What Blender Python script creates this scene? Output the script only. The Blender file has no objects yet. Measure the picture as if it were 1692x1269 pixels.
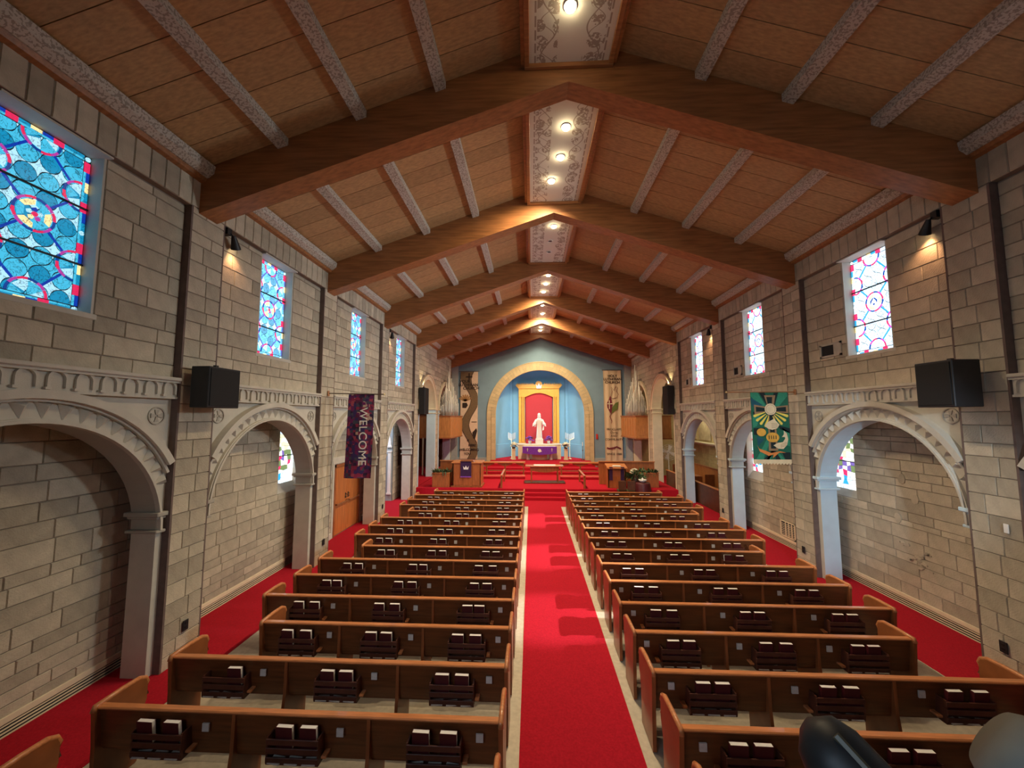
import bpy, bmesh, math, random
from math import pi, sin, cos, sqrt, atan2, radians
from mathutils import Vector, Matrix
random.seed(7)
S = bpy.context.scene
COL = S.collection
# ------------------------------------------------------------------ camera
cd = bpy.data.cameras.new('camera'); cam = bpy.data.objects.new('camera', cd); COL.objects.link(cam)
cam.location = (-0.627, 0.0, 3.8104)
cam.rotation_euler = (pi/2 + 0.08379, 0, 0.04917)
cd.sensor_fit = 'HORIZONTAL'; cd.sensor_width = 36; cd.lens = 650/1692*36; cd.clip_start = 0.05; cd.clip_end = 200
S.camera = cam
# ------------------------------------------------------------------ world, exposure
S.view_settings.view_transform = 'Standard'; S.view_settings.look = 'None'
S.view_settings.gamma = 1; S.view_settings.use_curve_mapping = False
S.view_settings.exposure = 0.0
w = bpy.data.worlds.new('world'); S.world = w; w.use_nodes = True
bg = w.node_tree.nodes['Background']; bg.inputs[0].default_value = (0.6, 0.75, 1.0, 1); bg.inputs[1].default_value = 0.4
S.cycles.max_bounces = 6; S.cycles.diffuse_bounces = 4; S.cycles.glossy_bounces = 2
S.cycles.use_denoising = True; S.cycles.sample_clamp_indirect = 4.0
LIGHTS = []
def light(kind, name, loc, target, power, col, size=0.1, size_y=None, angle=90, blend=0.5, spread=180):
    l = bpy.data.lights.new(name, kind); o = bpy.data.objects.new(name, l); COL.objects.link(o)
    o.location = loc; l.energy = power; l.color = col
    if target is not None:
        o.rotation_euler = (Vector(target)-Vector(loc)).to_track_quat('-Z', 'Y').to_euler()
    if kind == 'AREA':
        l.shape = 'RECTANGLE'; l.size = size; l.size_y = size_y or size; l.spread = radians(spread)
    elif kind == 'SPOT':
        l.spot_size = radians(angle); l.spot_blend = blend; l.shadow_soft_size = size
    elif kind == 'POINT': l.shadow_soft_size = size
    return o
WARM = (1.0, 0.78, 0.48); COOL = (0.62, 0.80, 1.0)
# added cool fill behind the camera; no window is built there
light('AREA', 'rear_window_daylight', (-3.0, -2.3, 4.4), (3.5, 10, 0.5), 75, COOL, 4.0, 1.6, spread=110)
# added cool fill spot behind the viewer, brightening the right arch jambs
light('SPOT', 'balcony_spotlight', (2.4, -2.5, 4.7), (6.4, 13.4, 1.6), 2500, (0.74, 0.88, 1.0), 0.15, angle=23, blend=0.5)
# daylight through the clerestory on the right, falling on the aisle
for y, t, p in ((8.3, 7.9, 4200), (12.5, 11.2, 5200), (16.6, 15.0, 5200)):
    light('SPOT', 'clerestory_daylight', (6.2, y, 6.4), (-0.1, t, 0.0), p, (1.0, 0.93, 0.90), 0.07, angle=15, blend=0.7)
for k_ in range(4):
    y = 4.15*k_+4.17
    light('SPOT', 'clerestory_daylight', (6.2, y, 6.3), (-6.2, y+2.5, 4.6), (150, 1050, 950, 850)[k_], (0.84, 0.95, 1.0), 0.4, angle=88, blend=0.9)
    light('SPOT', 'clerestory_daylight', (-6.2, y, 6.3), (6.2, y+2.5, 4.4), (20, 60, 60, 60)[k_], (0.6, 0.82, 1.0), 0.4, angle=88, blend=0.9)
# ------------------------------------------------------------------ materials
M = {}
def mat(name):
    m = bpy.data.materials.new(name); m.use_nodes = True; M[name] = m
    nt = m.node_tree; return m, nt, nt.nodes['Principled BSDF']
def N(nt, t, **k):
    n = nt.nodes.new(t)
    for a, b in k.items():
        if a.startswith('i_'): n.inputs[int(a[2:])].default_value = b
        else: setattr(n, a, b)
    return n
def L(nt, a, ao, b, bi): nt.links.new(a.outputs[ao], b.inputs[bi])
def rgb(c): return (c[0], c[1], c[2], 1)
def simple(name, col, rough=0.6, metal=0.0, var=0.15, nscale=8.0, bump=0.0, bscale=60.0, coat=0.0, spec=0.5, rnd=0.0, stretch=(1,1,1)):
    m, nt, b = mat(name)
    b.inputs['Roughness'].default_value = rough; b.inputs['Metallic'].default_value = metal
    b.inputs['Coat Weight'].default_value = coat; b.inputs['Specular IOR Level'].default_value = spec
    tc = N(nt, 'ShaderNodeTexCoord'); mp = N(nt, 'ShaderNodeMapping'); mp.inputs['Scale'].default_value = stretch
    L(nt, tc, 'Object', mp, 'Vector')
    no = N(nt, 'ShaderNodeTexNoise'); no.inputs['Scale'].default_value = nscale; no.inputs['Detail'].default_value = 5
    L(nt, mp, 0, no, 'Vector')
    cr = N(nt, 'ShaderNodeMapRange'); cr.inputs[1].default_value = 0.3; cr.inputs[2].default_value = 0.7
    cr.inputs[3].default_value = 1-var; cr.inputs[4].default_value = 1+var
    L(nt, no, 0, cr, 0)
    val = cr
    if rnd > 0:
        oi = N(nt, 'ShaderNodeObjectInfo'); ge = N(nt, 'ShaderNodeNewGeometry')
        ad = N(nt, 'ShaderNodeMath', operation='ADD'); L(nt, oi, 'Random', ad, 0); L(nt, ge, 'Random Per Island', ad, 1)
        wn = N(nt, 'ShaderNodeTexWhiteNoise', noise_dimensions='1D'); L(nt, ad, 0, wn, 'W')
        r2 = N(nt, 'ShaderNodeMapRange'); r2.inputs[3].default_value = 1-rnd; r2.inputs[4].default_value = 1+rnd
        L(nt, wn, 'Value', r2, 0)
        mu = N(nt, 'ShaderNodeMath', operation='MULTIPLY'); L(nt, cr, 0, mu, 0); L(nt, r2, 0, mu, 1); val = mu
    vm = N(nt, 'ShaderNodeVectorMath', operation='SCALE'); vm.inputs[0].default_value = col[:3]
    L(nt, val, 0, vm, 'Scale'); L(nt, vm, 0, b, 'Base Color')
    if bump > 0:
        n2 = N(nt, 'ShaderNodeTexNoise'); n2.inputs['Scale'].default_value = bscale; n2.inputs['Detail'].default_value = 4
        L(nt, mp, 0, n2, 'Vector'); bp = N(nt, 'ShaderNodeBump'); bp.inputs['Strength'].default_value = bump; bp.inputs['Distance'].default_value = 0.02
        L(nt, n2, 0, bp, 'Height'); L(nt, bp, 0, b, 'Normal')
    return m
simple('stone', (0.46, 0.40, 0.30), 0.85, var=0.14, nscale=5, bump=0.5, bscale=45, rnd=0.2)
simple('mortar', (0.22, 0.175, 0.14), 0.9, var=0.12, nscale=10)
simple('plaster', (0.56, 0.52, 0.44), 0.75, var=0.07, nscale=4, bump=0.15, bscale=80)
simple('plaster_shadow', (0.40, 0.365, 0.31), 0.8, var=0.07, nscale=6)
simple('jamb_paint', (0.40, 0.37, 0.31), 0.6, var=0.06, nscale=3)  # shade on the left jambs put into their colour
simple('jamb_blue', (0.58, 0.74, 0.84), 0.5, var=0.05, nscale=3)  # cool light falling on these jambs put into the colour
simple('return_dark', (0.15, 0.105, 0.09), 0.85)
simple('cream', (0.72, 0.62, 0.44), 0.7, var=0.06, nscale=4)
simple('beam_wood', (0.33, 0.135, 0.045), 0.42, var=0.28, nscale=5, stretch=(0.35, 4, 4), bump=0.06, bscale=14)
simple('ceiling_wood', (0.44, 0.27, 0.125), 0.6, var=0.2, nscale=6, stretch=(0.4, 5, 5), rnd=0.1)
simple('pew_wood', (0.145, 0.046, 0.014), 0.34, var=0.3, nscale=7, stretch=(0.35, 4, 4), coat=0.15, rnd=0.06)
simple('pew_cap', (0.54, 0.20, 0.07), 0.3, var=0.2, nscale=9, stretch=(0.5, 4, 4), coat=0.3)
simple('pew_end', (0.30, 0.095, 0.03), 0.35, var=0.25, nscale=5, stretch=(4, 0.7, 0.7), coat=0.2)
simple('rack_wood', (0.10, 0.032, 0.018), 0.45, var=0.25, nscale=9)
simple('oak', (0.46, 0.19, 0.055), 0.45, var=0.2, nscale=6, stretch=(3, 3, 0.5))
simple('oak_light', (0.62, 0.36, 0.12), 0.45, var=0.12, nscale=6, stretch=(3, 3, 0.5))
simple('chancel_wood', (0.38, 0.12, 0.035), 0.4, var=0.2, nscale=6, stretch=(3, 3, 0.5), coat=0.1)
simple('door_wood', (0.50, 0.155, 0.04), 0.4, var=0.18, nscale=4, stretch=(3, 3, 0.4), coat=0.15)
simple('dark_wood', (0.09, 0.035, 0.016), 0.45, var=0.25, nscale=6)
simple('carpet_red', (0.44, 0.010, 0.026), 0.95, var=0.16, nscale=40, bump=0.5, bscale=240, spec=0.15)
simple('floor_tile', (0.50, 0.44, 0.35), 0.45, var=0.12, nscale=14)
simple('black', (0.012, 0.012, 0.014), 0.5, var=0.2)
simple('black_grille', (0.006, 0.006, 0.007), 0.8, var=0.3, nscale=120)
simple('black_gloss', (0.009, 0.01, 0.011), 0.5, var=0.1, spec=0.35)
simple('maroon', (0.075, 0.008, 0.012), 0.5, var=0.15)
simple('paper', (0.82, 0.80, 0.76), 0.8, var=0.03)
simple('card', (0.62, 0.58, 0.52), 0.6, var=0.08, nscale=30)
simple('white', (0.85, 0.84, 0.80), 0.5, var=0.03)
simple('marble', (0.86, 0.85, 0.82), 0.4, var=0.04)
simple('blue_paint', (0.19, 0.31, 0.41), 0.8, var=0.05, nscale=2)
simple('apse_blue', (0.20, 0.46, 0.68), 0.75, var=0.03, nscale=2)
simple('gold_wood', (0.80, 0.40, 0.06), 0.4, var=0.1, nscale=6)
simple('gold_metal', (0.9, 0.75, 0.4), 0.3, metal=0.8, var=0.05)
simple('red_cloth', (0.50, 0.04, 0.05), 0.9, var=0.15, nscale=30)
simple('purple_cloth', (0.16, 0.03, 0.42), 0.8, var=0.12, nscale=12)
simple('dark_purple', (0.035, 0.007, 0.06), 0.8, var=0.2, nscale=12)
simple('silver', (0.72, 0.70, 0.64), 0.38, metal=0.55, var=0.1, nscale=3)
simple('trim_stone', (0.56, 0.46, 0.28), 0.8, var=0.18, nscale=30, rnd=0.1)
simple('leaf', (0.05, 0.09, 0.03), 0.6, var=0.4, nscale=20, rnd=0.4)
simple('flower_white', (0.8, 0.78, 0.6), 0.7, var=0.15)
simple('flower_purple', (0.22, 0.06, 0.45), 0.7, var=0.3, rnd=0.3)
simple('vent_metal', (0.42, 0.39, 0.33), 0.5, var=0.1)
simple('vent_cream', (0.78, 0.68, 0.48), 0.5, var=0.05)
simple('dark_void', (0.01, 0.01, 0.012), 0.9)
simple('brass', (0.45, 0.22, 0.1), 0.35, metal=0.6)
simple('banner_cream', (0.62, 0.50, 0.34), 0.9, var=0.1, nscale=6, stretch=(6, 1, 0.3))
simple('banner_white', (0.70, 0.55, 0.42), 0.9, var=0.06)
simple('banner_brown', (0.17, 0.115, 0.065), 0.9, var=0.12, nscale=12)
simple('print_dark', (0.03, 0.018, 0.015), 0.9)
simple('print_maroon', (0.16, 0.02, 0.04), 0.9)
simple('print_green', (0.12, 0.16, 0.04), 0.9)
simple('print_tan', (0.40, 0.22, 0.09), 0.9)
simple('ban_green', (0.012, 0.13, 0.075), 0.85, var=0.15, nscale=25)
simple('ban_lightgreen', (0.03, 0.26, 0.15), 0.85, var=0.15, nscale=25)
simple('ban_dark', (0.006, 0.018, 0.02), 0.85, var=0.2, nscale=25)
simple('ban_teal', (0.01, 0.09, 0.13), 0.85, var=0.15)
simple('ban_gold', (0.75, 0.40, 0.06), 0.8, var=0.12)
simple('ban_yellow', (0.85, 0.70, 0.12), 0.8, var=0.1)
simple('ban_cream', (0.80, 0.66, 0.42), 0.85, var=0.08)
simple('ban_tan', (0.33, 0.20, 0.10), 0.85, var=0.1)
simple('ban_orange', (0.72, 0.25, 0.06), 0.85, var=0.1)
simple('lamp_grey', (0.15, 0.145, 0.12), 0.8, var=0.1)
simple('trim_olive', (0.05, 0.045, 0.025), 0.5)
simple('lamp_cream', (0.62, 0.55, 0.42), 0.8, var=0.05)
simple('brown_metal', (0.10, 0.06, 0.045), 0.6)
simple('table_wood', (0.40, 0.13, 0.06), 0.3, var=0.1, coat=0.3)
simple('fan_grey', (0.6, 0.62, 0.62), 0.4)
simple('choir_wall', (0.42, 0.36, 0.20), 0.8, var=0.1, rnd=0.15)
simple('alcove_blue', (0.33, 0.37, 0.38), 0.75, var=0.05)
simple('sign_red', (0.5, 0.03, 0.02), 0.5)

def add_math(nt, op, a, b=None, c=None):
    n = N(nt, 'ShaderNodeMath', operation=op)
    for i, v in enumerate((a, b, c)):
        if v is None: continue
        if isinstance(v, (int, float)): n.inputs[i].default_value = v
        else: nt.links.new(v, n.inputs[i])
    return n.outputs[0]
# stencilled purlins: pale paint with a dark leafy stencil
m, nt, b = mat('stencil')
tc = N(nt, 'ShaderNodeTexCoord'); vo = N(nt, 'ShaderNodeTexNoise'); vo.inputs['Scale'].default_value = 34; vo.inputs['Detail'].default_value = 3
L(nt, tc, 'Object', vo, 'Vector')
f = add_math(nt, 'GREATER_THAN', vo.outputs[0], 0.53)
mx = N(nt, 'ShaderNodeMix', data_type='RGBA'); nt.links.new(f, mx.inputs['Factor'])
mx.inputs['A'].default_value = (0.52, 0.47, 0.40, 1); mx.inputs['B'].default_value = (0.30, 0.25, 0.205, 1)
L(nt, mx, 'Result', b, 'Base Color'); b.inputs['Roughness'].default_value = 0.7
# painted ceiling panel: dashed border lines and curling vines with grape clusters (flat print)
m, nt, b = mat('painted_panel'); b.inputs['Roughness'].default_value = 0.75
tc = N(nt, 'ShaderNodeTexCoord'); sp = N(nt, 'ShaderNodeSeparateXYZ'); L(nt, tc, 'Object', sp, 0)
ax = add_math(nt, 'ABSOLUTE', sp.outputs[0]); yy = sp.outputs[1]
def near(v, c, wd): return add_math(nt, 'LESS_THAN', add_math(nt, 'ABSOLUTE', add_math(nt, 'SUBTRACT', v, c)), wd)
dash = add_math(nt, 'GREATER_THAN', add_math(nt, 'SINE', add_math(nt, 'MULTIPLY', yy, 30.0)), -0.75)
line = add_math(nt, 'MULTIPLY', near(ax, 0.545, 0.013), dash)
s1 = add_math(nt, 'MULTIPLY_ADD', add_math(nt, 'SINE', add_math(nt, 'MULTIPLY', yy, 6.7)), 0.12, 0.34)
vine = near(ax, s1, 0.011)
s2 = add_math(nt, 'MULTIPLY_ADD', add_math(nt, 'SINE', add_math(nt, 'MULTIPLY', yy, 13.4)), 0.10, 0.36)
vine2 = near(ax, s2, 0.009)
vo = N(nt, 'ShaderNodeTexVoronoi'); vo.inputs['Scale'].default_value = 3.6; vo.inputs['Randomness'].default_value = 0.4; L(nt, tc, 'Object', vo, 'Vector')
cl = add_math(nt, 'LESS_THAN', vo.outputs['Distance'], 0.45)
no = N(nt, 'ShaderNodeTexNoise'); no.inputs['Scale'].default_value = 26; L(nt, tc, 'Object', no, 'Vector')
cl = add_math(nt, 'MULTIPLY', cl, add_math(nt, 'GREATER_THAN', no.outputs[0], 0.47))
band = add_math(nt, 'MULTIPLY', add_math(nt, 'GREATER_THAN', ax, 0.20), add_math(nt, 'LESS_THAN', ax, 0.52))
cl = add_math(nt, 'MULTIPLY', cl, band)
tot = add_math(nt, 'MAXIMUM', add_math(nt, 'MAXIMUM', line, cl), add_math(nt, 'MAXIMUM', vine, vine2))
mx = N(nt, 'ShaderNodeMix', data_type='RGBA'); nt.links.new(tot, mx.inputs['Factor'])
mx.inputs['A'].default_value = (0.72, 0.71, 0.63, 1); mx.inputs['B'].default_value = (0.38, 0.32, 0.26, 1)
L(nt, mx, 'Result', b, 'Base Color')
# patchwork welcome banner
m, nt, b = mat('patchwork'); b.inputs['Roughness'].default_value = 0.85
tc = N(nt, 'ShaderNodeTexCoord'); vo = N(nt, 'ShaderNodeTexVoronoi', distance='CHEBYCHEV'); vo.inputs['Scale'].default_value = 12; vo.inputs['Randomness'].default_value = 0.75
L(nt, tc, 'Object', vo, 'Vector')
wn = N(nt, 'ShaderNodeSeparateColor'); L(nt, vo, 'Color', wn, 0)
cr = N(nt, 'ShaderNodeValToRGB'); L(nt, wn, 0, cr, 0); e = cr.color_ramp; e.interpolation = 'CONSTANT'
cols = [(0, (0.03, 0.01, 0.05)), (0.18, (0.10, 0.012, 0.06)), (0.34, (0.04, 0.02, 0.12)), (0.5, (0.26, 0.02, 0.07)), (0.64, (0.06, 0.06, 0.10)), (0.76, (0.14, 0.01, 0.10)), (0.9, (0.36, 0.06, 0.10)), (0.975, (0.5, 0.35, 0.28))]
e.elements[0].color = rgb(cols[0][1]); e.elements[1].position = cols[1][0]; e.elements[1].color = rgb(cols[1][1])
for p, c in cols[2:]:
    q = e.elements.new(p); q.color = rgb(c)
L(nt, cr, 0, b, 'Base Color')
# glass
def glass(name, col, st, dark=0.35, scale=11.0):
    m, nt, b = mat(name)
    tc = N(nt, 'ShaderNodeTexCoord'); no = N(nt, 'ShaderNodeTexNoise'); no.inputs['Scale'].default_value = scale; no.inputs['Detail'].default_value = 3; no.inputs['Distortion'].default_value = 1.5
    L(nt, tc, 'Object', no, 'Vector')
    a = add_math(nt, 'ABSOLUTE', add_math(nt, 'SUBTRACT', no.outputs[0], 0.5))
    ln = N(nt, 'ShaderNodeMapRange'); nt.links.new(a, ln.inputs[0]); ln.inputs[1].default_value = 0.006; ln.inputs[2].default_value = 0.028; ln.inputs[3].default_value = dark; ln.inputs[4].default_value = 1.0
    mu = add_math(nt, 'MULTIPLY', ln.outputs[0], st)
    b.inputs['Base Color'].default_value = (0.02, 0.02, 0.02, 1); b.inputs['Roughness'].default_value = 0.2
    b.inputs['Emission Color'].default_value = rgb(col); nt.links.new(mu, b.inputs['Emission Strength'])
def palette(p, k, white):
    mixw = lambda c: tuple(ci*(1-white)+white for ci in c)
    glass(p+'cyan', mixw((0.005, 0.26, 0.48)), 0.9*k); glass(p+'sky', mixw((0.05, 0.45, 0.68)), 1.0*k)
    glass(p+'white', mixw((0.36, 0.66, 0.82)), 1.1*k); glass(p+'blue', mixw((0.003, 0.045, 0.42)) if white < .3 else (0.02, 0.30, 0.62), 0.8*k, 0.7)
    glass(p+'deep', (0.005, 0.06, 0.35), 0.7*k, 0.7); glass(p+'red', (0.75, 0.02, 0.10), 0.9*k, 0.8); glass(p+'pink', (0.50, 0.05, 0.38), 0.8*k, 0.8)
    glass(p+'gold', (0.95, 0.75, 0.35), 1.0*k)
palette('gl_', 1.25, 0.0); palette('gm_', 2.1, 0.10); palette('gr_', 2.5, 0.50)
for n, c, s in (('yellow', (1, .93, .62), 1.3), ('green', (.35, .5, .2), .8), ('ivory', (1, .98, .92), 1.7), ('violet', (.3, .2, .7), 1.0)): glass('ga_'+n, c, s, 0.6, 40)
simple('lead', (0.015, 0.018, 0.025), 0.5)
def emis(name, col, st):
    m, nt, b = mat(name); b.inputs['Base Color'].default_value = rgb(col); b.inputs['Emission Color'].default_value = rgb(col); b.inputs['Emission Strength'].default_value = st
emis('bulb', (1.0, 0.80, 0.48), 60.0); emis('bulb_dim', (1.0, 0.75, 0.4), 9.0); emis('flame', (1.0, 0.9, 0.7), 5.0)

# ------------------------------------------------------------------ mesh builder
class MB:
    def __init__(s): s.v = []; s.f = []; s.m = []; s.sm = False
    def quad(s, a, b, c, d, mi=0):
        n = len(s.v); s.v += [tuple(a), tuple(b), tuple(c), tuple(d)]; s.f.append((n, n+1, n+2, n+3)); s.m.append(mi); return s
    def box(s, x0, y0, z0, x1, y1, z1, mi=0, ch=0.0):
        if x0 > x1: x0, x1 = x1, x0
        if y0 > y1: y0, y1 = y1, y0
        if z0 > z1: z0, z1 = z1, z0
        n = len(s.v)
        if ch > 0:
            c = min(ch, (x1-x0)/2.01, (y1-y0)/2.01, (z1-z0)/2.01)
            P = {}
            for ix, X in ((0, x0), (1, x1)):
                for iy, Y in ((0, y0), (1, y1)):
                    for iz, Z in ((0, z0), (1, z1)):
                        cx = X+c*(1-2*ix); cy = Y+c*(1-2*iy); cz = Z+c*(1-2*iz)
                        for ax, p in enumerate(((X, cy, cz), (cx, Y, cz), (cx, cy, Z))):
                            P[ix, iy, iz, ax] = len(s.v); s.v.append(p)
            F = lambda *k: (s.f.append(tuple(P[q] for q in k)), s.m.append(mi))
            for i in (0, 1):
                F((i,0,0,0),(i,1,0,0),(i,1,1,0),(i,0,1,0)); F((0,i,0,1),(1,i,0,1),(1,i,1,1),(0,i,1,1)); F((0,0,i,2),(1,0,i,2),(1,1,i,2),(0,1,i,2))
                for j in (0, 1):
                    F((0,i,j,1),(1,i,j,1),(1,i,j,2),(0,i,j,2)); F((i,0,j,0),(i,1,j,0),(i,1,j,2),(i,0,j,2)); F((i,j,0,0),(i,j,1,0),(i,j,1,1),(i,j,0,1))
                    for k in (0, 1): F((i,j,k,0),(i,j,k,1),(i,j,k,2))
            return s
        for Z in (z0, z1):
            s.v += [(x0, y0, Z), (x1, y0, Z), (x1, y1, Z), (x0, y1, Z)]
        for q in ((0,3,2,1),(4,5,6,7),(0,1,5,4),(1,2,6,5),(2,3,7,6),(3,0,4,7)):
            s.f.append(tuple(n+i for i in q)); s.m.append(mi)
        return s
    def prism(s, pts, axis, d0, d1, mi=0):
        # pts 2D polygon in the plane of the other two axes (in x,y,z order)
        n = len(s.v); k = len(pts)
        def P(p, d):
            if axis == 0: return (d, p[0], p[1])
            if axis == 1: return (p[0], d, p[1])
            return (p[0], p[1], d)
        s.v += [P(p, d0) for p in pts]+[P(p, d1) for p in pts]
        s.f.append(tuple(n+i for i in range(k))); s.m.append(mi); s.f.append(tuple(n+k+i for i in reversed(range(k)))); s.m.append(mi)
        for i in range(k):
            j = (i+1) % k; s.f.append((n+i, n+j, n+k+j, n+k+i)); s.m.append(mi)
        return s
    def tube(s, path, r, seg=8, mi=0, cap=True):
        path = [Vector(p) for p in path]; rs = r if isinstance(r, (list, tuple)) else [r]*len(path)
        n = len(s.v); up = Vector((0, 0, 1))
        for i, p in enumerate(path):
            d = (path[min(i+1, len(path)-1)]-path[max(i-1, 0)]).normalized()
            u = d.cross(up)
            if u.length < 1e-3: u = d.cross(Vector((1, 0, 0)))
            u.normalize(); v = d.cross(u)
            for j in range(seg):
                a = 2*pi*j/seg; s.v.append(tuple(p+rs[i]*(cos(a)*u+sin(a)*v)))
        for i in range(len(path)-1):
            for j in range(seg):
                k = (j+1) % seg; s.f.append((n+i*seg+j, n+i*seg+k, n+(i+1)*seg+k, n+(i+1)*seg+j)); s.m.append(mi)
        if cap:
            s.f.append(tuple(n+j for j in reversed(range(seg)))); s.m.append(mi)
            e = n+(len(path)-1)*seg; s.f.append(tuple(e+j for j in range(seg))); s.m.append(mi)
        return s
    def lathe(s, prof, c=(0, 0, 0), seg=16, mi=0, sx=1, sy=1):
        n = len(s.v)
        for r, z in prof:
            for j in range(seg):
                a = 2*pi*j/seg; s.v.append((c[0]+r*sx*cos(a), c[1]+r*sy*sin(a), c[2]+z))
        for i in range(len(prof)-1):
            for j in range(seg):
                k = (j+1) % seg; s.f.append((n+i*seg+j, n+i*seg+k, n+(i+1)*seg+k, n+(i+1)*seg+j)); s.m.append(mi)
        s.f.append(tuple(n+j for j in reversed(range(seg)))); s.m.append(mi)
        e = n+(len(prof)-1)*seg; s.f.append(tuple(e+j for j in range(seg))); s.m.append(mi)
        return s
    def arc(s, cy, cz, r0, r1, x0, x1, a0=0.0, a1=pi, seg=32, mi=0, axis=0):
        # solid ring segment in the plane normal to axis (0: y-z plane, 1: x-z plane)
        n = len(s.v)
        for i in range(seg+1):
            a = a0+(a1-a0)*i/seg
            for r, x in ((r0, x0), (r1, x0), (r1, x1), (r0, x1)):
                p = (cy+r*cos(a), cz+r*sin(a))
                s.v.append((x, p[0], p[1]) if axis == 0 else (p[0], x, p[1]))
        for i in range(seg):
            for j in range(4):
                k = (j+1) % 4; s.f.append((n+4*i+j, n+4*i+k, n+4*i+4+k, n+4*i+4+j)); s.m.append(mi)
        if abs(a1-a0) < 2*pi-1e-3:
            s.f.append((n, n+1, n+2, n+3)); s.m.append(mi); e = n+4*seg; s.f.append((e+3, e+2, e+1, e)); s.m.append(mi)
        return s
    def xf(s, mtx, i0=0):
        for i in range(i0, len(s.v)): s.v[i] = tuple(mtx @ Vector(s.v[i]))
        return s
    def mesh(s, name, mats, smooth=False):
        me = bpy.data.meshes.new(name); me.from_pydata(s.v, [], s.f)
        if not isinstance(mats, (list, tuple)): mats = [mats]
        for mm in mats: me.materials.append(M[mm])
        if len(mats) > 1: me.polygons.foreach_set('material_index', s.m)
        if smooth: me.polygons.foreach_set('use_smooth', [True]*len(s.f))
        me.update(); return me
    def build(s, name, mats, parent=None, smooth=False, loc=None):
        o = bpy.data.objects.new(name, s.mesh(name, mats, smooth)); COL.objects.link(o)
        if parent is not None:
            o.parent = parent; pl = world_loc(parent)
            if loc is None: o.location = -pl
            else: o.location = Vector(loc)-pl
        elif loc is not None: o.location = loc
        return o
def world_loc(o):
    v = Vector(o.location)
    while o.parent: o = o.parent; v += Vector(o.location)
    return v
def put(mesh, name, parent, loc, rot=(0, 0, 0), scale=None):
    o = bpy.data.objects.new(name, mesh); COL.objects.link(o)
    if parent is not None: o.parent = parent; o.location = Vector(loc)-world_loc(parent)
    else: o.location = loc
    o.rotation_euler = rot
    if scale: o.scale = scale
    return o
def tag(o, label, cat, group=None, kind=None):
    if label: o['label'] = label
    if cat: o['category'] = cat
    if group: o['group'] = group
    if kind: o['kind'] = kind
    return o
def thing(name, label, cat, loc=(0, 0, 0), group=None, kind=None, rz=0):
    o = bpy.data.objects.new(name, None); COL.objects.link(o); o.location = loc; o.rotation_euler = (0, 0, rz); o.empty_display_size = 0.1
    return tag(o, label, cat, group, kind)
def copy_tree(o, parent=None):
    c = o.copy(); COL.objects.link(c)
    if parent is not None: c.parent = parent
    for ch in list(KIDS.get(o.name, [])): copy_tree(ch, c)
    return c
KIDS = {}
def kids(root):
    for o in list(COL.objects):
        if o.parent is not None: KIDS.setdefault(o.parent.name, [])
    for o in list(COL.objects):
        if o.parent is not None and o not in KIDS[o.parent.name]: KIDS[o.parent.name].append(o)
def text_mesh(body, size, depth, matn, align='CENTER', space=1.0, bold=0.0):
    c = bpy.data.curves.new('t', 'FONT'); c.body = body; c.size = size; c.extrude = depth; c.align_x = align; c.align_y = 'CENTER'; c.space_character = space; c.offset = bold
    o = bpy.data.objects.new('t', c); COL.objects.link(o)
    dg = bpy.context.evaluated_depsgraph_get(); me = bpy.data.meshes.new_from_object(o.evaluated_get(dg))
    bpy.data.objects.remove(o); me.materials.clear(); me.materials.append(M[matn]); return me
ORD = ['first', 'second', 'third', 'fourth', 'fifth', 'sixth', 'seventh', 'eighth', 'ninth', 'tenth', 'eleventh', 'twelfth', 'thirteenth', 'fourteenth', 'fifteenth', 'sixteenth']
SIDE = {-1: 'left', 1: 'right'}
# ------------------------------------------------------------------ dimensions
W = 6.15; R = 6.28; A = 6.93            # pier face, recessed wall, aisle wall
D = 4.15
P0 = lambda k: 5.90+D*k                 # near face of pier k (k = -1..5)
P1 = lambda k: 6.60+D*k
YC = lambda k: (P1(k-1)+P0(k))/2        # centre of bay k (bay 0 lies before pier 0)
ZF = 4.42; ZL = 7.27; ZS = 7.74
ceil_z = lambda x: 10.05-0.34*abs(x)
beam_y = lambda k: 6.034+D*k
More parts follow.
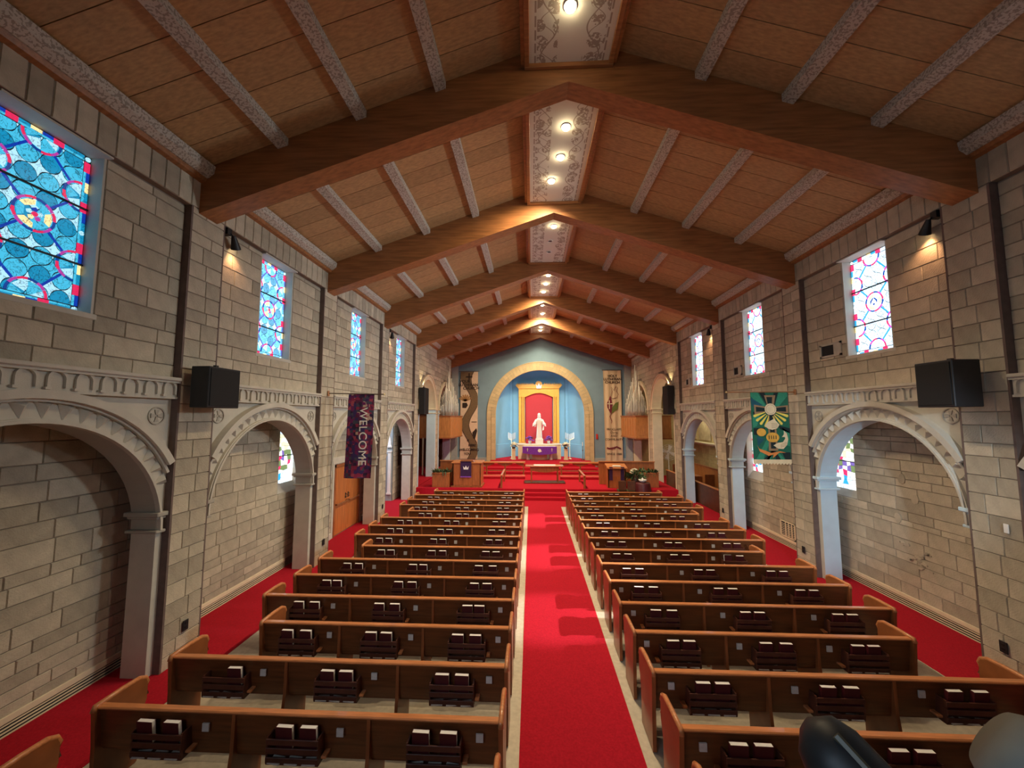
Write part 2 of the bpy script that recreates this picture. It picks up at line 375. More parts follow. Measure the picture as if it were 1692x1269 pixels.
# ------------------------------------------------------------------ stones
SC = {}
def stone_mesh(wd, ht, matn='stone', dep=0.016):
    key = (round(wd, 2), round(ht, 2), matn, dep)
    if key not in SC:
        a, h = key[0]/2, key[1]; c = 0.007; g = 0.004
        b = MB(); b.v = [(0, -a+g, g), (0, a-g, g), (0, a-g, h-g), (0, -a+g, h-g), (dep, -a+g+c, g+c), (dep, a-g-c, g+c), (dep, a-g-c, h-g-c), (dep, -a+g+c, h-g-c)]
        b.f = [(4, 5, 6, 7), (0, 1, 5, 4), (1, 2, 6, 5), (2, 3, 7, 6), (3, 0, 4, 7)]; b.m = [0]*5
        SC[key] = (b, b.mesh('stone', matn))
    return SC[key]
class Stones:
    def __init__(s, root, budget, matn='stone'): s.root = root; s.n = 0; s.budget = budget; s.mb = MB(); s.matn = matn; s.k = 0
    def add(s, side, P, u, z, wd, ht):
        b, me = stone_mesh(wd, ht, s.matn)
        if side == 'L': loc, rz = (-P, u, z), 0
        elif side == 'R': loc, rz = (P, u, z), pi
        elif side == 'F': loc, rz = (u, P, z), -pi/2
        s.k += 1
        if s.n < s.budget:
            put(me, 'stone', s.root, loc, (0, 0, rz)); s.n += 1
        else:
            c, sn = cos(rz), sin(rz); n = len(s.mb.v)
            s.mb.v += [(loc[0]+c*x-sn*y, loc[1]+sn*x+c*y, loc[2]+zz) for x, y, zz in b.v]
            s.mb.f += [tuple(n+i for i in f) for f in b.f]; s.mb.m += b.m
    def courses(s, side, P, u0, u1, z0, z1, holes=(), hs=(0.27, 0.29, 0.20, 0.29), ws=(0.38, 0.78)):
        z = z0; rng = random
        brk = sorted({z1}|{h[2] for h in holes if z0 < h[2] < z1 and len(h) == 4}|{h[3] for h in holes if len(h) == 4 and z0 < h[3] < z1})
        while z < z1-0.03:
            h = rng.choice(hs); nb = next(b for b in brk if b > z+1e-4)
            if z+h > nb-0.09: h = nb-z
            cuts = []
            for ho in holes:
                if len(ho) == 4:
                    if ho[2] < z+h-0.01 and ho[3] > z+0.01: cuts.append((ho[0], ho[1]))
                else:
                    _, cu, cz, r = ho[0], ho[1], ho[2], ho[3]
                    zz = max(cz, z)
                    if z+h <= cz: cuts.append((cu-r, cu+r))
                    elif zz-cz < r: hw = sqrt(r*r-(zz-cz)**2); cuts.append((cu-hw, cu+hw))
            segs = [(u0, u1)]
            for a, b in cuts:
                ns = []
                for c, d in segs:
                    if b <= c or a >= d: ns.append((c, d)); continue
                    if a > c: ns.append((c, a))
                    if b < d: ns.append((b, d))
                segs = ns
            for a, b in segs:
                u = a; first = True
                while u < b-0.02:
                    wd = rng.uniform(*ws)
                    if first: wd *= rng.uniform(0.5, 1); first = False
                    if b-u-wd < 0.18: wd = b-u
                    s.add(side, P, u+wd/2, z, wd, h); u += wd
            z += h
    def done(s, name='stone_courses'):
        if s.mb.f:
            o = s.mb.build(name, s.matn, s.root); o['kind'] = 'stuff'
# ------------------------------------------------------------------ floor and carpets
fl = thing('floor', 'pale beige floor under the rows of pews', None, kind='structure')
b = MB(); b.box(-10.5, -3, -0.2, 10.5, 31, -0.012); b.build('floor_slab', 'floor_tile', fl)
MB().box(-5.53, -3, -0.012, 5.45, 17.2, 0.0).build('floor_surface', 'floor_tile', fl)
ca = MB().box(-0.78, -3, 0.0, 0.617, 18.33, 0.012).build('carpet_runner', 'carpet_red'); tag(ca, 'long red carpet runner down the centre aisle between the pews', 'carpet')
cl_ = MB().box(-6.93, -3, -0.012, -5.53, 14.9, 0.008); cl_.box(-9.0, 14.9, -0.012, -5.53, 19.05, 0.008); cl_ = cl_.build('carpet', 'carpet_red')
tag(cl_, 'red carpet of the side aisle along the left stone wall', 'carpet')
cr_ = MB().box(5.45, -3, -0.012, 6.93, 14.9, 0.008); cr_.box(5.45, 14.9, -0.012, 10.0, 26.6, 0.008); cr_ = cr_.build('carpet', 'carpet_red')
tag(cr_, 'red carpet of the side aisle along the right stone wall', 'carpet')
cf = MB().box(-5.53, 17.2, -0.012, -0.78, 18.33, 0.006).box(0.617, 17.2, -0.012, 5.45, 18.33, 0.006).build('carpet', 'carpet_red')
tag(cf, 'red cross aisle carpet at the foot of the altar steps', 'carpet')
# ------------------------------------------------------------------ side walls
def side(sg): return 'L' if sg < 0 else 'R'
WIN = {-1: [0, 1, 2, 3], 1: [0, 1, 2, 3]}
walls = {}
for sg in (-1, 1):
    sd = side(sg); nm = SIDE[sg]
    root = thing('wall_'+nm, 'tall %s nave wall of grey brown ashlar stone above the arches' % nm, None, kind='structure'); walls[sg] = root
    core = MB()
    for k in range(0, 4):                                   # clerestory core around each window hole
        y0, y1 = P1(k-1), P0(k); c = YC(k)-0.02; h0, h1 = c-0.54, c+0.54
        for bx in ((y0, h0, ZF, ZL+.5), (h1, y1, ZF, ZL+.5), (h0, h1, ZF, 5.13), (h0, h1, 7.25, ZL+.5)):
            core.box(sg*R, bx[0], bx[2], sg*6.75, bx[1], bx[3])
    for k in range(-1, 4): core.box(sg*(W+.016), P0(k)+.02, 0, sg*6.62, P1(k)-.02, ZS)
    core.box(sg*R, -3, 0, sg*6.62, P0(-1)+.02, ZS)
    core.build('wall_core', 'mortar', root)
    # smooth near return of each pier, next to its recess
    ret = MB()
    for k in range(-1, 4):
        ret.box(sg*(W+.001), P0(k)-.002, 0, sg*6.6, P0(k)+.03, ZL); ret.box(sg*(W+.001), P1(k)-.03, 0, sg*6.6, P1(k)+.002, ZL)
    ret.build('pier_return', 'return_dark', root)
    # upper band
    ub = MB(); ub.box(sg*(W+.016), P1(-2), ZL, sg*6.7, P1(3)-.02, 8.05); ub.build('upper_band', 'mortar', root)
    st = Stones(root, 300)
    for k in (0, 1, 2, 3):
        y0, y1 = P1(k-1), P0(k); c = YC(k)-0.02
        st.courses(sd, R, max(y0, 3.2), y1, ZF, ZL, [(c-.56, c+.56, 5.13, 7.25)])
        st.courses(sd, W+.016, P0(k)+.02, P1(k)-.02, 0.0, ZL, ws=(0.3, 0.62))
        u = P1(k-1)
        if k == 0: u = 3.3
        e = P1(k)
        while u < e-.05:
            wd = min(0.235, e-u); st.add(sd, W+.016, u+wd/2, ZL, wd, ZS-ZL); u += wd
    st.done()
    # wooden cornice between the beams
    for k in range(-1, 4):
        y0 = beam_y(k)+.375 if k >= 0 else 1.0
        y0 = beam_y(k-1)+.375+0.0 if False else (beam_y(k)+.375)
    for k in range(-1, 5):
        y0, y1 = beam_y(k)+.375, beam_y(k+1)
        cn = MB(); cn.prism([(sg*6.16, 7.72), (sg*6.07, 7.74), (sg*6.05, 7.80), (sg*6.16, 7.80)], 1, y0, y1, 0)
        cn.prism([(sg*6.16, 7.80), (sg*6.03, 7.80), (sg*5.93, 7.88), (sg*5.91, 8.0), (sg*6.16, 8.0)], 1, y0, y1, 1)
        o = cn.build('trim_1', ['beam_wood', 'stencil']); o.name = 'trim_%d' % (1+(k+1)+(6 if sg > 0 else 0)); tag(o, 'stencilled wooden cornice at the top of the %s wall, %s bay from the balcony' % (nm, ORD[k+1]), None, kind='structure')
# arcade bays -------------------------------------------------------
chev = {}
for sg in (-1, 1):
    b = MB(); d = -sg
    b.v = [(0, .102, -.10), (0, .102, .10), (0, -.10, 0), (d*.07, .045, 0), ]
    b.f = [(0, 1, 3), (1, 2, 3), (2, 0, 3)]; b.m = [0]*3; chev[sg] = b.mesh('chevron', 'plaster')
sarch = {}
for sg in (-1, 1):
    d = -sg; b = MB(); b.arc(0, .105, .075, .105, 0, d*.035, 0, pi, 8)
    b.box(0, -.105, 0, d*.035, -.075, .105); b.box(0, .075, 0, d*.035, .105, .105); b.box(0, -.13, -.03, d*.05, -.07, 0.0)
    sarch[sg] = b.mesh('small_arch', 'plaster')
rnd_ = {}
for sg in (-1, 1):
    d = -sg; b = MB(); b.arc(0, 0, .118, .135, 0, d*.014, 0, 2*pi, 20)
    for q in range(4):
        n = len(b.v); b.prism([(.015, -.012), (.09, -.035), (.09, .035), (.015, .012)], 0, 0, d*.012); b.xf(Matrix.Rotation(q*pi/2, 4, 'X'), n)
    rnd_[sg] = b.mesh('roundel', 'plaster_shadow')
AR = 1.62; AZ = 2.12
def arch_panel(b, sg, x0, x1, y0, y1, yc, r, cz, ztop, mi=0, n=28):
    ys = [y0]+[yc-r*cos(pi*i/n) for i in range(n+1)]+[y1]
    zb = lambda y: cz+sqrt(max(0, r*r-(y-yc)**2))
    # legs
    for a, c in ((y0, yc-r), (yc+r, y1)):
        if c-a > 1e-3: b.box(sg*x0, a, 0, sg*x1, c, ztop, mi)
    for i in range(1, n+1):
        a, c = ys[i], ys[i+1]
        for X in (x0, x1): b.quad((sg*X, a, zb(a)), (sg*X, c, zb(c)), (sg*X, c, ztop), (sg*X, a, ztop), mi)
        b.quad((sg*x0, a, zb(a)), (sg*x1, a, zb(a)), (sg*x1, c, zb(c)), (sg*x0, c, zb(c)), mi+1)
for sg in (-1, 1):
    for k in range(0, 4):
        nm = SIDE[sg]; y0, y1 = P1(k-1), P0(k); yc = YC(k)
        root = thing('wall_'+nm, 'cream carved round arch, %s from the balcony on the %s side' % (ORD[k], nm), None, kind='structure', loc=(sg*R, yc, 0))
        root['category'] = ''; del root['category']
        d = -sg
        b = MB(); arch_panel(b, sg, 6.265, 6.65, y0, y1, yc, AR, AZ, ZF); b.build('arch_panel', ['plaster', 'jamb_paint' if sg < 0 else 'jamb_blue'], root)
        if sg > 0:
            b = MB()
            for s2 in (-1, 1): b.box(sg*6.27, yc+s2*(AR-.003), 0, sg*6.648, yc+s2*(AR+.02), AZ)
            b.build('painted_jamb', 'jamb_blue', root)  # pale blue facing carries the cool light in its colour
        b = MB(); X0, X1 = 6.265, 6.15
        b.box(sg*X0, y0, 4.365, sg*6.10, y1+.0, 4.42, ch=.012); b.box(sg*X0, y0, 4.335, sg*6.13, y1, 4.366); b.box(sg*X0, y0, 4.12, sg*6.185, y1, 4.336); b.box(sg*X0, y0, 4.09, sg*6.165, y1, 4.125)
        b.build('frieze', 'plaster', root)
        ns = 12
        for i in range(ns): put(sarch[sg], 'small_arch', root, (sg*6.185, y0+(i+.5)*(y1-y0)/ns, 4.155))
        am = math.acos(min(1, (y1-yc)/2.0))
        a1 = math.acos(min(1, (y1-yc)/1.93))
        b = MB(); b.arc(yc, AZ, 1.90, 2.0, sg*X0, sg*6.13, am, pi-am, 40); b.build('hood_moulding', 'plaster', root)
        b = MB(); b.arc(yc, AZ, 1.865, 1.905, sg*X0, sg*6.19, a1, pi-a1, 40); b.arc(yc, AZ, 1.62, 1.655, sg*X0, sg*6.19, 0, pi, 40); b.arc(yc, AZ, 1.655, 1.675, sg*X0, sg*6.215, 0, pi, 40); b.build('arch_moulding', 'plaster', root)
        n = 26
        for i in range(n):
            th = pi*(i+.5)/n
            if abs(1.77*cos(th)) > 1.66: continue
            put(chev[sg], 'chevron', root, (sg*6.262, yc+1.77*cos(th), AZ+1.77*sin(th)), (th, 0, 0))
        for s2 in (-1, 1): put(rnd_[sg], 'roundel', root, (sg*6.262, yc+s2*1.49, 3.83))
        for s2 in (-1, 1):
            ye = yc+s2*AR; b = MB(); yo = y1 if s2 > 0 else y0
            for z0, z1, e in ((2.32, 2.385, .075), (2.28, 2.32, .045), (2.12, 2.28, .012), (2.075, 2.12, .055)):
                b.box(sg*(6.265-e*1.2), ye-s2*e, z0, sg*(6.65+e), yo, z1, ch=.01)
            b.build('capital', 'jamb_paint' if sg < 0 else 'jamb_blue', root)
# tall flush arches (bays 4 and 5) ----------------------------------
TZ = 4.2
for sg in (-1, 1):
    nm = SIDE[sg]
    root = thing('wall_'+nm, 'cream lit tall arches in the %s wall beside the altar steps' % nm, None, kind='structure')
    b = MB()
    for k in (4, 5):
        y0, y1, yc = P1(k-1), P0(k), YC(k); arch_panel(b, sg, W+.016, 6.62, y0, y1, yc, AR, TZ, 8.05)
    for k in (4, 5): b.box(sg*(W+.016), P0(k), 0, sg*6.62, P1(k) if k < 5 else 27.2, 8.05)
    b.build('wall_core', ['mortar', 'cream'], root)
    st = Stones(root, 160)
    st.courses(sd := side(sg), W+.016, P1(3), 27.2, 0.0, 7.72, [('c', YC(4), TZ, 1.84, 0), ('c', YC(5), TZ, 1.84, 0)])
    st.done()
    for k in (4, 5):
        yc = YC(k); b = MB(); b.arc(yc, TZ, 1.60, 1.80, sg*(W+.016), sg*6.10, 0, pi, 36); b.arc(yc, TZ, 1.80, 1.86, sg*(W+.016), sg*6.06, 0, pi, 36)
        b.build('arch_trim', 'cream', root)
        b = MB()
        for s2 in (-1, 1):
            ye = yc+s2*AR; b.box(sg*6.13, ye-s2*.012, 0, sg*6.63, ye+s2*.10, TZ, 0)
        b.build('jamb', 'cream' if sg > 0 else 'jamb_blue', root)  # left jambs hold the cool light in their colour
        b = MB()
        for s2 in (-1, 1):
            ye = yc+s2*AR
            for z0, z1, e in ((4.22, 4.28, .07), (4.0, 4.05, .05)): b.box(sg*(6.13-e), ye-s2*e, z0, sg*(6.63+e), ye+s2*.11, z1, ch=.01)
        b.build('capital', 'cream', root)
# aisle walls --------------------------------------------------------
for sg in (-1, 1):
    nm = SIDE[sg]; sd = side(sg)
    root = thing('wall_'+nm, 'outer %s aisle wall of sandy ashlar behind the arches' % nm, None, kind='structure')
    b = MB()
    if sg < 0:
        holes = [(9.65, 10.60, 1.9, 3.5), (12.52, 14.32, 0, 2.22)]
        yend = 14.9
        for a, c, z0, z1 in ((0, 9.65, 0, 4.4), (9.65, 10.60, 0, 1.9), (9.65, 10.6, 3.5, 4.4), (10.6, 12.52, 0, 4.4), (12.52, 14.32, 2.22, 4.4), (14.32, 15.4, 0, 4.4)): b.box(sg*(A+.01), a, z0, sg*7.3, c, z1)
    else:
        holes = [(9.72, 10.62, 1.9, 3.4), (13.45, 14.4, 1.72, 3.3)]
        for a, c, z0, z1 in ((0, 9.72, 0, 4.4), (9.72, 10.62, 0, 1.9), (9.72, 10.62, 3.4, 4.4), (10.62, 13.45, 0, 4.4), (13.45, 14.4, 0, 1.72), (13.45, 14.4, 3.3, 4.4), (14.4, 15.2, 0, 4.4)): b.box(sg*(A+.01), a, z0, sg*7.3, c, z1)
    b.build('wall_core', 'mortar', root)
    st = Stones(root, 290)
    st.courses(sd, A+.01, 2.6, 15.4 if sg < 0 else 15.2, 0.2, 4.35, holes, hs=(0.22, 0.27, 0.16, 0.25), ws=(0.34, 0.78))
    st.done()
    # aisle roof
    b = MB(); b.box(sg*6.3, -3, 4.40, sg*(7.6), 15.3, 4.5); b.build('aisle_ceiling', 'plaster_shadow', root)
    # convector baseboards, slotted
    for k in range(0, 3):
        if sg < 0 and k == 2: continue
        y0, y1 = P0(k-1), P0(k)
        if k == 0: y0 = 2.2
        bb = thing('baseboard_'+nm, 'cream slotted heating baseboard along the %s aisle wall, %s arch' % (nm, ORD[k]), None, (sg*6.9, (y0+y1)/2, 0), kind='structure')
        X = A-.004
        MB().box(sg*X, y0, 0.165, sg*(X-.024), y1, .245, ch=.004).build('cover', 'vent_cream', bb)
        MB().box(sg*X, y0, 0.008, sg*(X-.002), y1, .17).build('back_plate', 'dark_void', bb)
        for i in range(4):
            z = .010+i*.041; MB().box(sg*X, y0, z, sg*(X-.016), y1, z+.014).build('louvre', 'vent_cream', bb)
# rear wall behind the camera
rw = thing('wall_back', 'balcony rear wall behind the viewer', None, kind='structure')
MB().box(-6.3, -3.2, 0, 6.3, -3.0, 10.2).build('wall_core', 'plaster', rw)
MB().box(-7.3, -3.2, 0, -6.3, -3.0, 4.5).box(6.3, -3.2, 0, 7.3, -3.0, 4.5).build('wall_core', 'plaster', rw)
for sg in (-1, 1):
    MB().box(sg*A, -3, 0, sg*7.3, 0.0, 4.4).build('wall_core', 'plaster', rw)
# ------------------------------------------------------------------ ceiling
ce = thing('ceiling', 'sloped timber boarded ceiling between the arched beams', None, kind='structure')
b = MB()
for sg in (-1, 1): b.prism([(0, 10.25), (sg*6.9, 10.25-.34*6.9), (sg*6.9, 10.18-.34*6.9), (0, 10.13)], 1, -3.1, 27.3)
b.build('roof_deck', 'dark_wood', ce)
for k in range(-2, 5):
    y0, y1 = beam_y(k)+.375, beam_y(k+1); n = 8; st = (y1-y0)/n
    for sg in (-1, 1):
        for i in range(n):
            a, c = y0+i*st+.006, y0+(i+1)*st-.006
            b = MB(); b.prism([(sg*.6, ceil_z(.6)), (sg*6.2, ceil_z(6.2)), (sg*6.2, ceil_z(6.2)+.05), (sg*.6, ceil_z(.6)+.05)], 1, a, c)
            b.build('ceiling_board', 'ceiling_wood', ce, loc=(0, 0, 0))
# purlins
for k in range(-1, 5):
    y0, y1 = beam_y(k)+.375, beam_y(k+1)
    for sg in (-1, 1):
        for j, x in enumerate((2.11, 3.44, 4.76)):
            zc = ceil_z(x); b = MB(); hw = .085
            b.prism([(sg*(x-hw), ceil_z(x-hw)), (sg*(x+hw), ceil_z(x+hw)), (sg*(x+hw), ceil_z(x+hw)-.12), (sg*(x-hw), ceil_z(x-hw)-.12)], 1, y0-.01, y1+.01)
            o = b.build('purlin', 'stencil', None)
            tag(o, 'pale stencilled purlin, %s below the ridge on the %s slope, %s roof bay' % (ORD[j], SIDE[sg], ORD[k+1]), 'beam', 'stencilled purlins between the big beams')
# arched roof beams
for k in range(-1, 6):
    yb = beam_y(k); b = MB()
    zb = lambda x: 9.28-0.339*abs(x)
    for sg in (-1, 1):
        b.prism([(0, zb(0)), (sg*W, zb(W)), (sg*W, ceil_z(W)+.04), (0, ceil_z(0)+.04)], 1, yb, yb+.375)
    o = b.build('roof_beam', 'beam_wood', None)
    tag(o, 'broad varnished timber roof beam, %s from the viewer, spanning wall to wall' % ORD[k+1], 'beam', 'roof beams')
# ceiling panels and recessed lights
lamps = {0: [(-.06, 5.08, 1)], 1: [(.08, 7.39, 1), (.04, 8.30, 1), (-.12, 9.17, 1)], 2: [(.07, 11.47, 1), (.01, 12.49, 0), (.01, 13.35, 0)], 3: [(.08, 15.57, 1), (.02, 16.61, 1), (-.05, 17.68, 1)], 4: [(-.05, 19.83, 1), (0, 21.56, 1)], 5: [(0, 24.84, 1), (-.01, 25.79, 1)]}
for k in range(0, 6):
    y0, y1 = beam_y(k-1)+.375, beam_y(k)
    cp = thing('ceiling_panel', 'pale painted ridge panel with vine stencils, %s from the viewer' % ORD[k], 'ceiling panel', (0, (y0+y1)/2, 9.56), 'painted ridge panels')
    b = MB(); b.box(-.64, y0+.02, 9.56, .64, y1-.02, 9.60); b.build('painted_board', 'painted_panel', cp)
    for sg in (-1, 1):
        b = MB(); b.box(sg*.64, y0, 9.50, sg*.72, y1, 9.70, ch=.008); b.box(sg*.70, y0, 9.56, sg*.78, y1, 9.86, ch=.008); b.build('side_rail', 'beam_wood', cp)
    for e, f in ((y0, y0+.06), (y1-.07, y1-.002)):
        MB().box(-.72, e, 9.49, .72, f, 9.66, ch=.008).build('end_rail', 'beam_wood', cp)
    for j, (x, y, on) in enumerate(lamps[k]):
        lt = thing('ceiling_light', '%s recessed ceiling spotlight, %s in the %s painted ridge panel' % ('lit' if on else 'unlit dark', ORD[j], ORD[k]), 'ceiling light', (x, y, 9.56), 'recessed spotlights along the ridge')
        b = MB(); b.lathe([(.075, 0), (.095, 0), (.095, -.018), (.07, -.02), (.07, 0.0)], (x, y, 9.56), 20); b.build('trim_ring', 'white', lt, True)
        b = MB(); b.lathe([(.07, -.001), (.085, -.025), (.07, -.055), (.035, -.072), (.002, -.078)] if on else [(.068, -.001), (.05, -.003), (.002, -.003)], (x, y, 9.56), 16); b.build('bulb', 'bulb' if on else 'black', lt, True)
LP = {0: 1, 1: 1.0, 2: 1.0, 3: 1.0, 4: 1.0, 5: 1.0}
for k, ls in lamps.items():
    for j, (x, y, on) in enumerate(ls):
        if on:
            tgt = {(1, 2): (-1.6, 13.0, 3.0), (3, 2): (-1.6, 21.0, 3), (4, 0): (0.4, 26.0, 0), (4, 1): (0.2, 28, 2)}.get((k, j), (x*4, y+.5, 0))
            light('SPOT', 'ceiling_spot', (x, y, 9.47), tgt, (300 if k == 0 else 850 if k < 4 else 1500 if k == 4 else 330), WARM, 0.06, angle=126, blend=0.8)
# ------------------------------------------------------------------ stained glass
def clip(poly, u0, u1, v0, v1):
    for ax, lim, sgn in ((0, u0, 1), (0, u1, -1), (1, v0, 1), (1, v1, -1)):
        out = []
        for i in range(len(poly)):
            p, q = poly[i], poly[(i+1) % len(poly)]
            a, b = (p[ax]-lim)*sgn, (q[ax]-lim)*sgn
            if a >= 0: out.append(p)
            if a*b < 0:
                t = a/(a-b); out.append((p[0]+t*(q[0]-p[0]), p[1]+t*(q[1]-p[1])))
        poly = out
        if len(poly) < 3: return None
    ar = abs(sum(poly[i][0]*poly[(i+1) % len(poly)][1]-poly[(i+1) % len(poly)][0]*poly[i][1] for i in range(len(poly))))/2
    return poly if ar > 2e-4 else None
def shrink(poly, g):
    cx = sum(p[0] for p in poly)/len(poly); cy = sum(p[1] for p in poly)/len(poly); out = []
    for p in poly:
        dx, dy = cx-p[0], cy-p[1]; l = sqrt(dx*dx+dy*dy) or 1; out.append((p[0]+dx/l*g, p[1]+dy/l*g))
    return out
def win_pieces(w, h, emblem):
    P = []; bd = 0.085; u1 = w/2; F = (-u1+bd, u1-bd, bd, h-bd)
    add = lambda poly, m, z, g=.0075: (lambda c: P.append((shrink(c, g), m, z)) if c else None)(clip(poly, *F))
    a = (w-2*bd)/2; q = h*.22
    d1 = (a/4, q/4); d2 = (a/4, -q/4)
    def cell(o, even):
        V = [o, (o[0]+d1[0], o[1]+d1[1]), (o[0]+d1[0]+d2[0], o[1]+d1[1]+d2[1]), (o[0]+d2[0], o[1]+d2[1])]
        cx = (V[0][0]+V[2][0])/2; cy = (V[0][1]+V[2][1])/2; out = []
        for t in range(4):
            p, q_ = V[t], V[(t+1) % 4]; mx_, my_ = (p[0]+q_[0])/2, (p[1]+q_[1])/2; l_ = sqrt((mx_-cx)**2+(my_-cy)**2)
            nx_, ny_ = (mx_-cx)/l_, (my_-cy)/l_; bl = (.026 if even else -.026)
            for u in (0, .25, .5, .75):
                w_ = 4*u*(1-u)*bl; out.append((p[0]+(q_[0]-p[0])*u+nx_*w_, p[1]+(q_[1]-p[1])*u+ny_*w_))
        return out
    for i in range(-12, 16):
        for j in range(-12, 16):
            o = (d1[0]*i+d2[0]*j, h/2+d1[1]*i+d2[1]*j)
            poly = cell(o, (i+j) % 2 == 0)
            m = ('white' if (i-j) % 4 == 1 else 'sky') if (i+j) % 2 else ('cyan' if i % 2 else 'sky')
            add(poly, m, 0)
    cs = [(0, h/2, .21), (-a, h*.72, .2), (a, h*.72, .2), (-a, h*.28, .2), (a, h*.28, .2), (0, h-bd, .2), (0, bd, .2)]
    for i, (cx, cy, r) in enumerate(cs):
        for (ex, ey, er) in cs[i+1:]:
            L_ = sqrt((cx-ex)**2+(cy-ey)**2)
            if L_ < .75:
                ux, uy = (ex-cx)/L_, (ey-cy)/L_; s0, s1 = r+.0, L_-er
                nx, ny = -uy*.014, ux*.014; ns = 2
                for t in range(ns):
                    p, qq = s0+(s1-s0)*t/ns, s0+(s1-s0)*(t+1)/ns
                    add([(cx+ux*p+nx, cy+uy*p+ny), (cx+ux*qq+nx, cy+uy*qq+ny), (cx+ux*qq-nx, cy+uy*qq-ny), (cx+ux*p-nx, cy+uy*p-ny)], 'blue', .006, .001)
    for i, (cx, cy, r) in enumerate(cs):
        n = 12
        for t in range(n):
            a0, a1 = 2*pi*t/n, 2*pi*(t+1)/n; am = (a0+a1)/2
            add([(cx+r*cos(a0), cy+r*sin(a0)), (cx+r*1.01*cos(am), cy+r*1.01*sin(am)), (cx+r*cos(a1), cy+r*sin(a1)), (cx+(r-.028)*cos(a1), cy+(r-.028)*sin(a1)), (cx+(r-.028)*cos(am), cy+(r-.028)*sin(am)), (cx+(r-.028)*cos(a0), cy+(r-.028)*sin(a0))], ('red', 'pink', 'deep')[t % 3], .010, .002)
        n = 6; ri = r-.034
        P_in = [('sky', 'white')[t % 2] for t in range(n)]
        for t in range(n):
            a0, a1 = 2*pi*t/n+.5, 2*pi*(t+1)/n+.5; am = (a0+a1)/2
            if i == 0:
                add([(cx+ri*cos(a0), cy+ri*sin(a0)), (cx+ri*cos(am), cy+ri*sin(am)), (cx+ri*cos(a1), cy+ri*sin(a1)), (cx+.11*cos(a1), cy+.11*sin(a1)), (cx+.11*cos(a0), cy+.11*sin(a0))], ('sky', 'gold')[t % 2], .010)
            else:
                add([(cx+ri*cos(a0), cy+ri*sin(a0)), (cx+ri*cos(am), cy+ri*sin(am)), (cx+ri*cos(a1), cy+ri*sin(a1)), (cx+.03*cos(am), cy+.03*sin(am))], P_in[t], .010)
    if emblem == 'flower':
        for t in range(5):
            a0 = 2*pi*t/5+.3; add([(cos(a0+s)*.035*k2+cos(a0)*.055, h/2+sin(a0+s)*.035*k2+sin(a0)*.055) for s, k2 in ((0, 1), (1.2, 1), (2.4, 1), (3.6, 1), (4.9, 1))], ('white', 'blue', 'white', 'gold', 'pink')[t], .014)
        add([(.03*cos(2*pi*t/6), h/2+.03*sin(2*pi*t/6)) for t in range(6)], 'red', .018, .001)
    else:
        add([(.10*cos(2*pi*t/10), h/2+.10*sin(2*pi*t/10)) for t in range(10)], 'white', .012)
        for sx in (-1, 1):
            add([(sx*.075, h/2-.05), (sx*.085, h/2+.02), (sx*.03, h/2+.075), (0, h/2+.09), (sx*.01, h/2+.06), (sx*.05, h/2+.01)], 'deep', .016, .001)
        add([(-.03, h/2-.035), (.03, h/2-.035), (0.012, h/2-.075), (-.012, h/2-.075)], 'deep', .016, .001)
    # border strip
    def strip(fn, length, n):
        for t in range(n):
            s0, s1 = length*t/n, length*(t+1)/n
            m = 'red' if t % 4 == 1 else ('gold' if t % 8 == 3 else ('blue', 'cyan')[(t//2) % 2])
            for w0, w1, mm in ((.012, .052, m), (.054, .076, 'sky' if m != 'red' else 'red')):
                P.append((shrink([fn(s0, w0), fn(s1, w0), fn(s1, w1), fn(s0, w1)], .0025), mm, .004))
    H0 = h-2*bd; W0 = w-2*bd
    strip(lambda s, t: (-u1+t, bd+s), H0, 14); strip(lambda s, t: (u1-t, bd+s), H0, 14)
    strip(lambda s, t: (-u1+bd+s, t), W0, 8); strip(lambda s, t: (-u1+bd+s, h-t), W0, 8)
    for cx in (-u1+bd/2, u1-bd/2):
        for cy in (bd/2, h-bd/2, h/2): P.append(([(cx+.03*cos(2*pi*t/8), cy+.03*sin(2*pi*t/8)) for t in range(8)], 'white', .008))
    return P
GM = ['cyan', 'sky', 'white', 'blue', 'deep', 'red', 'pink', 'gold']
